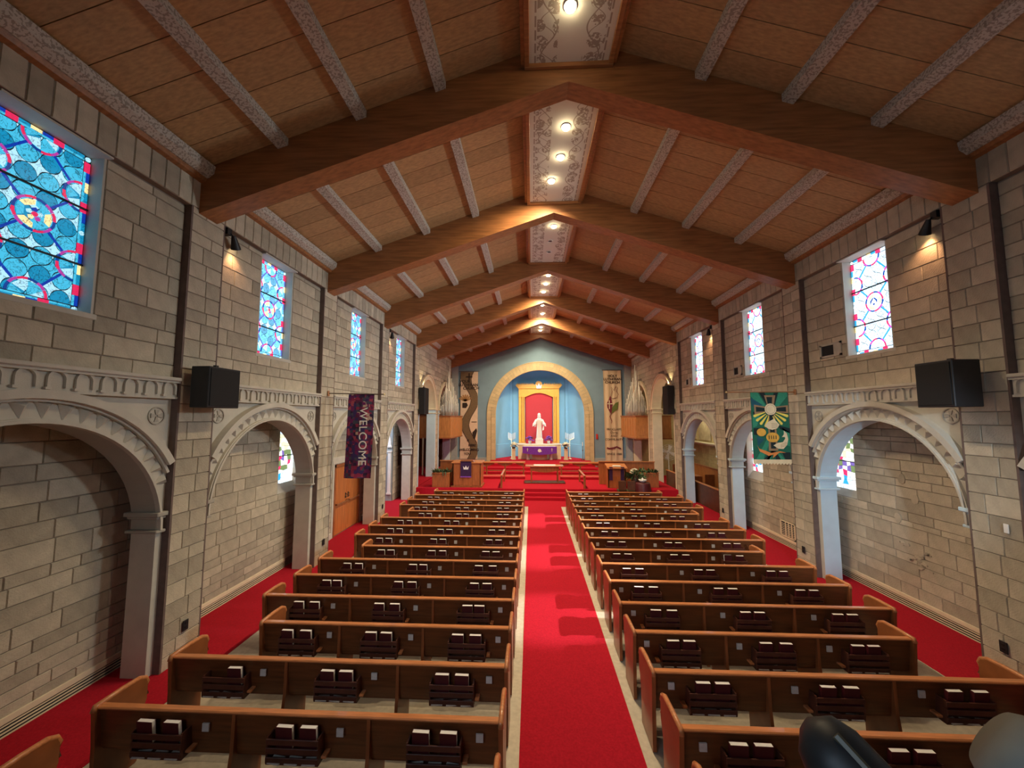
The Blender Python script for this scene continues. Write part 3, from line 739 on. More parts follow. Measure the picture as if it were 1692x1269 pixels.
for sg in (-1, 1):
    for k in range(0, 4):
        yc = YC(k)-.02; z0 = 5.14; w_, h_ = 1.058, 2.09; X = 6.46
        pre = 'gr_' if sg > 0 else ('gl_' if k == 0 else 'gm_')
        root = thing('window_%d' % (k+1+(4 if sg > 0 else 0)), 'blue stained glass window high in the %s wall, %s from the viewer' % (SIDE[sg], ORD[k]), None, (sg*X, yc, z0), kind='structure')
        d = -sg
        MB().box(sg*X, yc-.53, z0, sg*(X+.02), yc+.53, z0+h_).build('lead_backing', 'lead', root)
        objs = (k == 0 and sg < 0) or k == 1
        stuff = MB()
        for poly, mm, z in win_pieces(w_, h_, 'figure' if sg > 0 else 'flower'):
            x0, x1 = sg*(X-.001), sg*(X-.008-z)
            pp = [(p[0]*(-sg), p[1]) for p in poly]
            if objs:
                b = MB(); b.prism(pp, 0, 0, x1-x0); b.build('pane', pre+mm, root, loc=(x0, yc, z0))
            else:
                b = MB(); b.prism(pp, 0, x0, x1, GM.index(mm)); b.xf(Matrix.Translation((0, yc, z0))); n = len(stuff.v)
                stuff.v += b.v; stuff.f += [tuple(n+i for i in f) for f in b.f]; stuff.m += b.m
        if stuff.f:
            o = stuff.build('leaded_panes', [pre+g for g in GM], root); o['kind'] = 'stuff'
        for zz in (.30, .655): MB().box(sg*(X-.012), yc-.52, z0+h_*zz-.011, sg*(X-.035), yc+.52, z0+h_*zz+.011).build('saddle_bar', 'lead', root)
        b = MB(); b.box(sg*(R-.02), yc-.60, 5.06, sg*6.5, yc+.60, 5.135, ch=.01); b.build('sill', 'plaster', root)
        b = MB()
        for s2 in (-1, 1): b.box(sg*(R-.003), yc+s2*.531, 5.13, sg*6.47, yc+s2*.56, 7.26)
        b.box(sg*(R-.10), yc-.56, 7.235, sg*6.5, yc+.56, 7.26); b.build('reveal', 'plaster', root)
def aisle_window(no, sg, y0, y1, z0, z1, label):
    X = 7.15; root = thing('window_%d' % no, label, None, (sg*X, (y0+y1)/2, z0), kind='structure')
    MB().box(sg*X, y0, z0, sg*(X+.02), y1, z1).build('lead_backing', 'lead', root)
    rng = random.Random(no); nu, nv = 7, 12; names = ['gr_white', 'ga_ivory', 'ga_yellow', 'ga_green', 'ga_violet', 'gr_blue', 'gr_red', 'gr_cyan']
    pts = {}
    for i in range(nu+1):
        for j in range(nv+1):
            ju = 0 if i in (0, nu) else rng.uniform(-.3, .3); jv = 0 if j in (0, nv) else rng.uniform(-.3, .3)
            pts[i, j] = (y0+(i+ju)*(y1-y0)/nu, z0+(j+jv)*(z1-z0)/nv)
    for i in range(nu):
        for j in range(nv):
            edge = i in (0, nu-1) or j in (0, nv-1)
            if edge: m_ = rng.choice(['gr_white', 'ga_ivory', 'gr_red', 'ga_ivory', 'gr_cyan'])
            elif j < 3: m_ = rng.choice(['gr_blue', 'ga_ivory', 'gr_cyan'])
            elif j < 7: m_ = rng.choice(['ga_violet', 'gr_red', 'ga_ivory', 'ga_green', 'ga_ivory'])
            else: m_ = rng.choice(['ga_yellow', 'ga_ivory', 'ga_ivory', 'ga_green'])
            poly = shrink([pts[i, j], pts[i+1, j], pts[i+1, j+1], pts[i, j+1]], .006)
            b = MB(); b.prism(poly, 0, sg*(X-.001), sg*(X-.012)); b.build('pane', m_, root)
    MB().box(sg*(X-.012), y0, (z0+z1)/2-.01, sg*(X-.03), y1, (z0+z1)/2+.01).build('saddle_bar', 'lead', root)
    b = MB(); b.box(sg*(A-.0), y0-.02, z0-.25, sg*7.16, y1+.02, z0-.22)
    b.v = b.v; b = MB(); b.prism([(sg*(A-.01), z0-.24), (sg*7.16, z0-.24), (sg*7.16, z0), (sg*(7.13), z0)], 1, y0, y1); b.build('sloped_sill', 'plaster', root)
    b = MB(); b.box(sg*(A+.01), y0-.02, z0-.2, sg*7.17, y0, z1); b.box(sg*(A+.01), y1, z0-.2, sg*7.17, y1+.02, z1); b.box(sg*(A+.01), y0, z1, sg*7.17, y1, z1+.02); b.build('reveal', 'plaster', root)
aisle_window(9, -1, 9.67, 10.58, 2.10, 3.5, 'figured stained glass window low in the left aisle wall under the second arch')
aisle_window(10, 1, 9.74, 10.60, 2.05, 3.4, 'figured stained glass window low in the right aisle wall under the second arch')
aisle_window(11, 1, 13.47, 14.38, 1.95, 3.3, 'figured stained glass window low in the right aisle wall behind the green banner')
# ------------------------------------------------------------------ door in the left aisle
dr = thing('door_1', 'orange brown wooden double door in the left aisle wall beneath the welcome banner', None, (-6.9, 13.42, 0), kind='structure')
MB().box(-6.99, 12.52, 0, -7.3, 14.32, 2.22).build('door_back', 'dark_wood', dr)
for i, (a, c) in enumerate(((12.56, 13.405), (13.415, 14.26))):
    MB().box(-6.94, a, .02, -6.99, c, 2.18, ch=.006).build('door_leaf', 'door_wood', dr)
    MB().box(-6.935, a+.1, .15, -6.945, c-.1, .85).box(-6.935, a+.1, 1.15, -6.945, c-.1, 2.05).build('door_panel', 'door_wood', dr)
    b = MB(); b.tube([(-6.86, a+.04, 1.0), (-6.86, c-.04, 1.0)], .022); b.box(-6.94, a+.03, .97, -6.85, a+.07, 1.03); b.box(-6.94, c-.07, .97, -6.85, c-.03, 1.03); b.build('push_bar', 'brass', dr)
    y = c-.09 if i == 0 else a+.09
    b = MB(); b.box(-6.94, y-.03, 1.08, -6.93, y+.03, 1.26); b.tube([(-6.935, y, 1.12), (-6.89, y, 1.12), (-6.89, y, 1.22), (-6.935, y, 1.22)], .01); b.build('door_handle', 'black', dr)
b = MB(); b.box(-6.90, 12.46, 0, -6.97, 12.55, 2.28); b.box(-6.90, 14.26, 0, -6.97, 14.36, 2.28); b.box(-6.90, 12.46, 2.19, -6.97, 14.36, 2.28); b.build('door_frame', 'pew_end', dr)
b = MB(); b.box(-6.90, 12.34, 0, -6.96, 12.45, 2.5, ch=.01); b.box(-6.90, 14.37, 0, -6.96, 14.46, 2.5, ch=.01); b.box(-6.88, 12.30, 2.3, -6.96, 14.5, 2.52, ch=.01); b.build('stone_surround', 'plaster', dr)
b = MB(); b.box(-6.88, 10.8, 0.0, -6.95, 12.34, .2, ch=.02); b.box(-6.88, 14.46, 0, -6.95, 15.4, .2, ch=.02)
o = b.build('baseboard_left', 'plaster', None); tag(o, 'plain cream stone baseboard either side of the wooden double door', None, kind='structure')
# ------------------------------------------------------------------ left alcove past the door
al = thing('wall_left', 'grey blue panelled alcove wall beyond the fourth left arch', None, kind='structure')
b = MB(); b.box(-9.2, 18.0, 0, -7.02, 18.2, 4.4); b.box(-9.3, 14.6, 0, -9.1, 18.2, 4.5); b.box(-9.2, 15.1, 0, -7.3, 15.3, 4.5); b.box(-9.3, 14.8, 4.4, -6.3, 19.0, 4.55); b.build('wall_core', 'alcove_blue', al)
b = MB(); b.box(-7.0, 18.2, 0, -7.2, 19.1, 4.4); b.box(-7.2, 18.98, 0, -6.62, 19.1, 4.4); b.build('wall_core', 'mortar', al)
stn = Stones(al, 80); stn.courses('L', 6.99, 18.02, 18.98, 0, 4.35, [(18.62, 18.95, 1.5, 2.9)], ws=(.3, .6)); stn.done()
b = MB(); b.box(-6.96, 18.64, 1.5, -6.99, 18.95, 2.9); b.build('dark_shutter', 'dark_wood', al)
b = MB(); b.arc(-8.45, 2.5, 1.24, 1.38, 17.94, 18.0, 0, pi, 24, axis=1); b.arc(-8.45, 2.5, 1.12, 1.16, 17.96, 18.0, 0, pi, 24, axis=1); b.build('arch_trim', 'white', al)
for x in (-7.14, -9.0):
    b = MB(); b.box(x-.07, 17.94, .38, x+.07, 18.0, 2.2, ch=.01); b.box(x-.10, 17.91, 2.2, x+.10, 18.0, 2.26); b.box(x-.10, 17.91, 2.42, x+.10, 18.0, 2.5); b.box(x-.10, 17.92, .3, x+.10, 18.0, .38); b.build('pilaster', 'white', al)
# chapel behind the tall left arch
ch = thing('wall_left', 'dark side chapel beyond the tall left arch', None, kind='structure')
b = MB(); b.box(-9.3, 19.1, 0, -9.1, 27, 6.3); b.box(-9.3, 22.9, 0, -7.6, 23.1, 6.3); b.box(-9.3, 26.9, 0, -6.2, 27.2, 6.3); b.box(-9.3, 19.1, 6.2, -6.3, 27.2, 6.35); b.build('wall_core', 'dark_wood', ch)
b = MB(); b.box(-9.2, 19.1, 0, -6.2, 27, .45); b.build('chapel_floor', 'carpet_red', ch)
b = MB(); b.box(-6.98, 22.82, .45, -6.90, 22.9, 2.6); b.build('pale_post', 'plaster', ch)
# ------------------------------------------------------------------ right choir room
rc = thing('wall_right', 'yellow brown brick wall of the choir room behind the right arches', None, kind='structure')
b = MB(); b.box(9.6, 15.0, 0, 9.8, 27.2, 5); b.box(6.9, 14.95, 0, 9.8, 15.1, 5); b.box(6.62, 26.9, 0, 9.8, 27.1, 6.3); b.box(6.3, 15, 5.0, 9.8, 19.0, 5.1); b.box(6.3, 19.0, 6.2, 9.8, 27.2, 6.35); b.box(9.6, 19, 5, 9.8, 27.2, 6.3); b.build('wall_core', 'choir_wall', rc)
stn = Stones(rc, 60, 'choir_wall'); stn.courses('R', 9.6, 20.0, 26.9, 0.9, 2.2, ws=(.4, .9)); stn.done()
b = MB(); b.box(9.6, 15.1, 2.25, 9.35, 26.9, 2.34, ch=.02); b.box(9.6, 15.1, 2.18, 9.45, 26.9, 2.25); b.build('ledge', 'plaster', rc)
for i in range(6):
    y = 15.5+i*1.9; MB().box(9.6, y, 2.45, 9.55, y+1.6, 3.9, ch=.01).build('upper_panel', 'stone', rc)
sc_ = thing('choir_screen', 'long dark wooden choir screen with light cap behind the fourth right arch', 'screen', (6.8, 20, 0))
MB().box(6.78, 15.6, 0.01, 6.84, 22.4, .90, ch=.006).build('panel', 'dark_wood', sc_); MB().box(6.74, 15.6, .90, 6.88, 22.4, .935, ch=.008).build('cap', 'pew_cap', sc_)
s2_ = thing('choir_bench', 'brown wooden choir bench behind the choir screen', 'bench', (8.3, 20, 0))
MB().box(8.3, 16.0, .01, 8.36, 24.5, 1.25, ch=.01).build('backrest', 'oak', s2_); MB().box(7.9, 16.0, .40, 8.3, 24.5, .44, ch=.006).build('seat', 'pew_wood', s2_); MB().box(8.27, 16.0, 1.25, 8.4, 24.5, 1.29).build('cap', 'pew_end', s2_)
for y in (16.0, 20.0, 24.4): MB().box(7.85, y, .01, 8.4, y+.06, 1.0, ch=.01).build('bench_end', 'pew_end', s2_)
b3 = MB().box(7.15, 19.8, .01, 7.65, 20.5, .95, ch=.02).build('cabinet', 'chancel_wood'); tag(b3, 'small orange wooden cabinet behind the choir screen', 'cabinet')
# fan
fn = thing('fan', 'round grey pedestal fan beside the tall right arch', 'fan', (7.0, 22.6, 0.01))
b = MB(); b.lathe([(.22, 0), (.22, .02), (.05, .05), (.02, .06), (.02, 1.6)], (7.0, 22.6, .01), 14); b.build('stand', 'fan_grey', fn, True)
b = MB()
for r in (.44, .34, .24, .14): b.tube([(7.0+r*cos(t*pi/12), 22.52, 1.85+r*sin(t*pi/12)) for t in range(25)], .008, 5)
for t in range(16): b.tube([(7.0+.05*cos(t*pi/8), 22.48, 1.85+.05*sin(t*pi/8)), (7.0+.45*cos(t*pi/8), 22.54, 1.85+.45*sin(t*pi/8))], .006, 4)
b.build('cage', 'fan_grey', fn)
b = MB()
for t in range(4):
    n = len(b.v); b.prism([(.04, -.03), (.38, -.12), (.40, .10), (.04, .05)], 1, -.006, .006); b.xf(Matrix.Translation((7.0, 22.58, 1.85)) @ Matrix.Rotation(t*pi/2+.3, 4, 'Y'), n)
b.build('blade', 'white', fn)
b = MB(); b.lathe([(.07, -.08), (.09, 0), (.07, .12)], (0, 0, 0), 14); b.xf(Matrix.Translation((7.0, 22.66, 1.85)) @ Matrix.Rotation(-pi/2, 4, 'X')); b.build('motor', 'fan_grey', fn, True)
# ------------------------------------------------------------------ chancel wall, apse
bw = thing('wall_front', 'grey blue end wall with a great round arch', None, kind='structure')
AXc = -0.05; b = MB(); Yb = 27.2; r = 3.08; cz = 4.0; n = 40; yb2 = 27.5
top = lambda x: ceil_z(x)+.1
for a, c in ((-6.3, AXc-r), (AXc+r, 6.3)):
    for Y in (Yb, yb2): b.quad((a, Y, 0), (c, Y, 0), (c, Y, top(c)), (a, Y, top(a)))
xs = [AXc-r*cos(pi*i/n) for i in range(n+1)]
zb = lambda x: cz+sqrt(max(0, r*r-(x-AXc)**2))
for i in range(n):
    a, c = xs[i], xs[i+1]
    for Y in (Yb, yb2): b.quad((a, Y, zb(a)), (c, Y, zb(c)), (c, Y, top(c)), (a, Y, top(a)))
    b.quad((a, Yb, zb(a)), (a, yb2, zb(a)), (c, yb2, zb(c)), (c, Yb, zb(c)))
b.quad((AXc-r, Yb, 0), (AXc-r, yb2, 0), (AXc-r, yb2, cz), (AXc-r, Yb, cz)); b.quad((AXc+r, Yb, 0), (AXc+r, yb2, 0), (AXc+r, yb2, cz), (AXc+r, Yb, cz))
b.build('wall_surface', 'blue_paint', bw)
b = MB(); b.box(-6.1, 27.12, .45, AXc-3.62, 27.2, 1.05, ch=.01); b.box(AXc+3.62, 27.12, .45, 6.1, 27.2, 1.05, ch=.01); b.build('wainscot', 'alcove_blue', bw)
for sg in (-1, 1): MB().box(sg*6.14, 26.95, .45, sg*5.72, 27.2, 7.9, ch=.01).build('corner_pilaster', 'alcove_blue', bw)
# arch trim of beaded stones
nv = 44; vs = MB(); da = pi/nv; vs.arc(0, 0, 3.08, 3.34, 0, -.13, -da/2+.002, da/2-.002, 2, axis=1); vm1 = vs.mesh('stone', 'trim_stone')
vs = MB(); vs.arc(0, 0, 3.34, 3.60, 0, -.09, -da/2+.0015, da/2-.0015, 2, axis=1); vm2 = vs.mesh('stone', 'trim_stone')
for i in range(nv):
    th = pi*(i+.5)/nv
    for vm in (vm1, vm2): put(vm, 'stone', bw, (AXc, Yb, cz), (0, -th, 0))
b = MB(); b.arc(AXc, cz, 3.60, 3.65, Yb, Yb-.11, 0, pi, 48, axis=1); b.arc(AXc, cz, 3.04, 3.085, Yb+.1, Yb-.14, 0, pi, 48, axis=1)
for sg in (-1, 1): b.box(AXc+sg*3.60, Yb, .45, AXc+sg*3.65, Yb-.11, cz); b.box(AXc+sg*3.04, Yb+.1, .45, AXc+sg*3.085, Yb-.14, cz)
b.build('arch_moulding', 'trim_stone', bw)
lm1 = MB().box(-.13, 0, 0, .13, -.13, .215, ch=.006).mesh('stone', 'trim_stone'); lm2 = MB().box(-.13, 0, 0, .13, -.09, .215, ch=.006).mesh('stone', 'trim_stone')
for sg in (-1, 1):
    for i in range(16):
        z = .52+i*.2175; put(lm1, 'stone', bw, (AXc+sg*3.21, Yb, z)); put(lm2, 'stone', bw, (AXc+sg*3.47, Yb, z))
ap = thing('wall_front', 'bright sky blue apse behind the altar', None, kind='structure')
b = MB(); pts = [(-3.35, 27.5), (-3.2, 28.0), (-2.15, 29.7), (2.0, 29.7), (3.1, 28.0), (3.25, 27.5)]
for i in range(5):
    p, q = pts[i], pts[i+1]; b.quad((p[0], p[1], .4), (q[0], q[1], .4), (q[0], q[1], 7.5), (p[0], p[1], 7.5))
b.v += [(p[0], p[1], 7.5) for p in pts]; nn = len(b.v); b.f.append(tuple(range(nn-6, nn))); b.m.append(0)
b.build('apse_wall', 'apse_blue', ap)
b = MB()
for i in (0, 1, 2, 3, 4):
    p, q = Vector(pts[i]), Vector(pts[i+1]); nrm = Vector((0, 28))-(p+q)/2; nrm.normalize(); o2 = nrm*.03
    b.quad((p.x+o2.x, p.y+o2.y, .9), (q.x+o2.x, q.y+o2.y, .9), (q.x+o2.x, q.y+o2.y, 1.85), (p.x+o2.x, p.y+o2.y, 1.85)); b.quad((p.x+o2.x, p.y+o2.y, 1.85), (q.x+o2.x, q.y+o2.y, 1.85), (q.x, q.y, 1.87), (p.x, p.y, 1.87))
b.build('apse_wainscot', 'apse_blue', ap)
b = MB()
for x, y in (pts[2], pts[3]): b.box(x-.10, y-.12, .9, x+.10, y-.0, 7.4, ch=.01)
b.build('apse_pilaster', 'apse_blue', ap)
for sg in (-1, 1): light('AREA', 'apse_cove_light', (AXc+sg*2.7, 27.75, 3.4), (AXc-sg*0.9, 29.6, 2.9), 42, (0.85, 0.94, 1.0), 0.3, 4.4, spread=150)
light('AREA', 'apse_cove_light', (AXc, 27.75, 6.6), (AXc, 29.2, 2.2), 50, (1.0, 0.93, 0.82), 3.0, 0.3, spread=150)
# ------------------------------------------------------------------ chancel floor and steps
cs = thing('floor', 'red carpeted chancel floor with its steps', None, kind='structure')
b = MB(); b.box(-2.97, 18.33, 0, 2.85, 18.61, .15, ch=.01); b.box(-2.97, 18.60, .0, 2.85, 18.9, .30, ch=.01); b.build('step', 'carpet_red', cs)
b = MB(); b.box(-6.15, 18.88, 0, 6.15, 27.3, .45, ch=.01); b.build('chancel_floor', 'carpet_red', cs)
for i, y in enumerate((23.4, 24.05, 24.85)):
    z = .45+.15*(i+1); hw = 3.4; b = MB(); b.box(-hw, y, .45, hw-.1, 27.2, z, ch=.012); b.build('altar_step', 'carpet_red', cs)
    b = MB(); b.box(-hw-.01, y-.012, z-.035, hw-.09, y+.02, z-.002, ch=.006); b.build('step_nosing', 'carpet_red', cs)
b = MB(); b.box(-3.3, 27.2, .5, 3.2, 29.7, .897); b.build('apse_floor', 'carpet_red', cs)
# kneelers and communion rail
for sg, x0, x1 in ((-1, -5.3, -.98), (1, .92, 5.3)):
    kn = thing('kneeler', 'red padded kneeler with wooden edge at the communion rail, %s half' % SIDE[sg], 'kneeler', ((x0+x1)/2, 21.9, .45), 'kneelers')
    MB().box(x0, 21.7, .45, x1, 22.0, .54, ch=.01).build('base', 'carpet_red', kn); MB().box(x0, 21.68, .54, x1, 22.02, .61, ch=.025).build('cushion', 'red_cloth', kn); MB().box(x0, 22.02, .45, x1, 22.08, .63, ch=.01).build('edge', 'pew_cap', kn)
    rl = thing('communion_rail', 'long wooden communion rail on bracketed posts, %s half' % SIDE[sg], 'rail', ((x0+x1)/2, 22.3, .45), 'communion rails')
    MB().box(x0, 22.2, 1.24, x1, 22.42, 1.32, ch=.012).build('top_rail', 'pew_cap', rl)
    MB().box(x0, 22.26, .80, x1, 22.32, .85).build('lower_rail', 'pew_end', rl)
    n = 4; 
    for i in range(n+1):
        x = x0+.1+(x1-x0-.2)*i/n; b = MB(); b.box(x-.035, 22.25, .45, x+.035, 22.33, 1.24, ch=.008)
        b.build('post', 'pew_end', rl)
        for s2 in (-1, 1):
            xe = x+s2*.42
            if xe < x0 or xe > x1: continue
            b = MB(); b.prism([(x+s2*.03, 1.06), (x+s2*.42, 1.20), (x+s2*.42, 1.24), (x+s2*.03, 1.24)], 1, 22.27, 22.31); b.build('bracket', 'pew_end', rl)
# handrails by the steps
for sg, x in ((-1, -2.06), (1, 1.86)):
    hr = thing('handrail', 'thin wooden handrail running back from the %s side of the steps' % SIDE[sg], 'rail', (x, 19.5, .45), 'handrails')
    b = MB(); b.box(x-.045, 18.95, .45, x+.045, 19.08, 1.02, ch=.01); b.build('post', 'pew_end', hr)
    b = MB(); b.box(x-.035, 20.9, .45, x+.035, 21.0, 1.02, ch=.01); b.build('post', 'pew_end', hr)
    b = MB(); b.box(x-.05, 18.92, 1.02, x+.05, 21.05, 1.075, ch=.015); b.build('top_rail', 'pew_cap', hr)
# communion table
tb = thing('communion_table', 'red brown wooden table with curved apron in the middle before the altar', 'table', (0.03, 20.5, .45))
MB().box(-.95, 20.3, 1.28, 1.0, 20.95, 1.34, ch=.015).build('tabletop', 'table_wood', tb)
MB().box(-.52, 20.42, 1.343, .6, 20.85, 1.352).build('runner', 'white', tb)
b = MB(); b.prism([(-.70, 1.28)]+[(-.70+1.46*i/10, 1.10-.10*sin(pi*i/10)) for i in range(11)]+[(.76, 1.28)], 1, 20.36, 20.39); b.build('apron', 'pew_end', tb)
for x in (-.64, .70):
    for y in (20.4, 20.82): MB().box(x-.035, y-.035, .52, x+.035, y+.035, 1.28, ch=.008).build('leg', 'pew_end', tb)
MB().box(-1.0, 20.32, .452, 1.06, 20.92, .52, ch=.01).build('base', 'dark_wood', tb)
# altar
al = thing('altar', 'white cream altar with a broad back shelf in the lit apse', 'altar', (-.08, 27.6, .9))
MB().box(-1.56, 27.7, .9, 1.41, 28.2, 1.88, ch=.01).build('gradine', 'cream', al)
MB().box(-1.6, 27.66, 1.88, 1.45, 28.25, 1.94, ch=.01).build('shelf', 'white', al)
b = MB(); b.lathe([(.60, 0), (.56, .1), (.56, .75), (.62, .82)], (-.08, 27.45, .9), 28, sy=.55); b.build('front_drum', 'cream', al, True)
for x in (-.86, .70): MB().lathe([(.13, 0), (.13, .06), (.10, .1), (.10, .78), (.14, .82)], (x, 27.3, .9), 14).build('column', 'white', al, True)
MB().box(-1.2, 26.95, 1.73, 1.04, 27.72, 1.80, ch=.01).build('mensa', 'white', al)
pc = thing('altar_cloth', 'bright purple cloth with white emblem hanging over the front of the altar', 'cloth', (-.08, 26.95, 1.4))
b = MB(); n = 24; pv = []
for i in range(n+1):
    u = -1.24+2.32*i/n; y = 26.93-.14*(1-((u+.08)/1.16)**2)
    pv.append((u, y))
for i in range(n):
    p, q = pv[i], pv[i+1]; zl = lambda u: 1.38-.10*(1-((u+.08)/1.16)**2)
    b.quad((p[0], p[1], zl(p[0])), (q[0], q[1], zl(q[0])), (q[0], q[1], 1.805), (p[0], p[1], 1.805)); b.quad((p[0], p[1], 1.805), (q[0], q[1], 1.805), (q[0], 27.2, 1.81), (p[0], 27.2, 1.81))
b.build('cloth', 'purple_cloth', pc)
b = MB(); b.lathe([(.115, 0), (.115, .006)], (0, 0, 0), 18); b.xf(Matrix.Translation((-.09, 26.785, 1.56)) @ Matrix.Rotation(pi/2, 4, 'X')); b.box(-.20, 26.78, 1.50, -.12, 26.786, 1.56); b.box(-.06, 26.78, 1.49, .05, 26.786, 1.53); b.build('emblem', 'white', pc)
for x in (-.90, .74): MB().box(x-.015, 26.84, 1.50, x+.015, 26.85, 1.72).box(x-.05, 26.84, 1.63, x+.05, 26.85, 1.66).build('cross_motif', 'flower_white', pc)
# reredos
rr = thing('reredos', 'golden wooden altar frame with red panel standing in the apse', 'altar frame', (-.07, 29.4, .9))
c = -.07; Yr = 29.35
MB().box(c-1.0, Yr+.12, .9, c+1.0, Yr+.16, 5.75).build('red_panel', 'red_cloth', rr)
for sg in (-1, 1):
    b = MB(); b.box(c+sg*1.50, Yr-.02, .9, c+sg*1.30, Yr+.2, 5.6, ch=.02); b.box(c+sg*1.28, Yr+.08, .9, c+sg*1.16, Yr+.2, 5.6); b.build('side_post', 'gold_wood', rr)
    for dx in (1.10, 1.22):
        b = MB(); b.lathe([(.07, 0), (.07, .1), (.05, .15), (.045, 3.3), (.07, 3.4), (.07, 3.5)], (c+sg*dx, Yr+.0, 1.95), 12); b.build('column', 'gold_wood', rr, True)
    MB().box(c+sg*1.50, Yr-.1, .9, c+sg*.98, Yr+.2, 1.95, ch=.02).build('plinth', 'oak_light', rr)
b = MB(); arcp = [(c-1.5, 5.3), (c-1.0, 5.3)]+[(c-1.0+2.0*i/16, 5.30+.30*sin(pi*i/16)) for i in range(17)]+[(c+1.0, 5.3), (c+1.5, 5.3), (c+1.5, 6.0), (c-1.5, 6.0)]
b = MB()
for i in range(16):
    u0, u1 = -1.0+2.0*i/16, -1.0+2.0*(i+1)/16; z0, z1 = 5.30+.3*sin(pi*i/16), 5.30+.3*sin(pi*(i+1)/16)
    b.prism([(c+u0, z0), (c+u1, z1), (c+u1, 5.95), (c+u0, 5.95)], 1, Yr-.06, Yr+.12)
b.box(c-1.5, Yr-.06, 5.3, c-1.0, Yr+.12, 5.95); b.box(c+1.0, Yr-.06, 5.3, c+1.5, Yr+.12, 5.95); b.build('arched_header', 'gold_wood', rr)
b = MB(); b.prism([(c-1.52, 5.93), (c+1.52, 5.93), (c+1.72, 6.15), (c+1.72, 6.22), (c-1.72, 6.22), (c-1.72, 6.15)], 1, Yr-.16, Yr+.2); b.build('cornice', 'gold_wood', rr)
b = MB()
for i in range(23):
    x = c-1.6+3.2*i/22; 
    if abs(x-c) < .3: continue
    b.prism([(x-.07, 6.22), (x+.07, 6.22), (x+.04, 6.30), (x, 6.36), (x-.04, 6.30)], 1, Yr-.02, Yr+.04)
o = b.build('cresting', 'gold_wood', rr)
b = MB(); b.lathe([(.26, 0), (.26, .04)], (0, 0, 0), 20); b.xf(Matrix.Translation((c, Yr-.1, 6.22)) @ Matrix.Rotation(pi/2, 4, 'X')); b.build('crown_medallion', 'gold_wood', rr)
b = MB(); b.prism([(c-.17, 5.92), (c+.17, 5.92), (c+.22, 6.25), (c+.1, 6.1), (c, 6.34), (c-.1, 6.1), (c-.22, 6.25)], 1, Yr-.22, Yr-.17); b.build('emblem', 'white', rr)
# statue
def statue():
    s = thing('statue', 'white robed marble statue with outstretched hands standing above the altar', 'statue', (-.08, 28.1, 1.94))
    X, Y, Z = -.08, 28.1, 1.94; k = 1.80/1.72
    b = MB(); b.box(X-.27, Y-.25, Z, X+.27, Y+.25, Z+.34, ch=.02); b.box(X-.22, Y-.2, Z+.34, X+.22, Y+.2, Z+.40, ch=.01); b.box(X-.015, Y-.262, Z+.06, X+.015, Y-.249, Z+.28); b.box(X-.06, Y-.262, Z+.18, X+.06, Y-.249, Z+.21); b.build('pedestal', 'marble', s)
    z0 = Z+.40; b = MB(); prof = [(.20, 0), (.205, .05), (.19, .25), (.18, .5), (.175, .75), (.185, .95), (.20, 1.12), (.215, 1.25), (.19, 1.34), (.11, 1.40), (.055, 1.43), (.052, 1.47)]
    n0 = len(b.v); seg = 28; b.lathe(prof, (0, 0, 0), seg, sy=.62)
    for i in range(len(b.v)):
        v = b.v[i]; r_ = sqrt(v[0]**2+v[1]**2)
        if v[2] < 1.2 and r_ > .05:
            a = atan2(v[1], v[0]); f = 1+.075*sin(a*9+v[2]*2.2)*(1-v[2]/1.5)+.03*sin(a*17); b.v[i] = (v[0]*f, v[1]*f, v[2])
    b.xf(Matrix.Translation((X, Y, z0))); body = b
    # arms with sleeves, forearms and five-fingered hands
    for sg in (-1, 1):
        sh = Vector((X+sg*.19, Y, z0+1.28)); el = Vector((X+sg*.31, Y-.05, z0+1.02)); wr = Vector((X+sg*.41, Y-.22, z0+.88)); 
        body.tube([sh, (sh+el)/2, el, (el+wr)/2, el.lerp(wr, .75)], [.085, .095, .105, .11, .10], 10)
        body.tube([el.lerp(wr, .6), wr], [.042, .03], 8)
        pm = wr+Vector((sg*.035, -.07, -.03)); body.tube([wr, (wr+pm)/2, pm], [.03, .042, .036], 8)
        for q in range(4):
            o = Vector((sg*(.025-.018*q), 0, 0)); ln = (.07, .08, .075, .058)[q]
            body.tube([pm+o, pm+o+Vector((sg*.008, -ln*.6, -.012)), pm+o+Vector((sg*.01, -ln, -.032))], [.011, .010, .007], 6)
        body.tube([wr+Vector((sg*.0, -.03, 0)), wr+Vector((-sg*.045, -.055, .01)), wr+Vector((-sg*.055, -.085, .012))], [.014, .011, .008], 6)
        # hanging sleeve drape
        body.prism([(el.x-sg*.03, el.z+.08), (wr.x-sg*.06, wr.z+.09), (wr.x-sg*.08, wr.z-.30 if sg > 0 else wr.z-.12), (el.x-sg*.08, el.z-.5 if sg > 0 else el.z-.2)], 1, Y-.10, Y-.02)
    body.build('robed_body', 'marble', s, True)
    b = MB(); b.lathe([(.02, -.13), (.06, -.10), (.085, -.02), (.09, .04), (.075, .10), (.03, .13)], (X, Y-.01, z0+1.60), 16, sy=1.12); b.tube([(X, Y-.11, z0+1.61), (X, Y-.135, z0+1.575), (X, Y-.105, z0+1.565)], [.01, .018, .012], 6)
    for sx in (-1, 1): b.lathe([(.004, -.012), (.014, 0), (.004, .012)], (X+sx*.032, Y-.098, z0+1.605), 8); 
    b.box(X-.03, Y-.112, z0+1.535, X+.03, Y-.095, z0+1.547, ch=.004); b.build('head', 'marble', s, True)
    b = MB(); b.lathe([(.105, -.22), (.12, -.12), (.108, 0), (.10, .08), (.07, .135), (.01, .155)], (X, Y+.03, z0+1.60), 16, sy=.95); b.lathe([(.02, -.19), (.045, -.14), (.04, -.10)], (X, Y-.07, z0+1.63), 10); b.build('hair', 'marble', s, True)
statue()
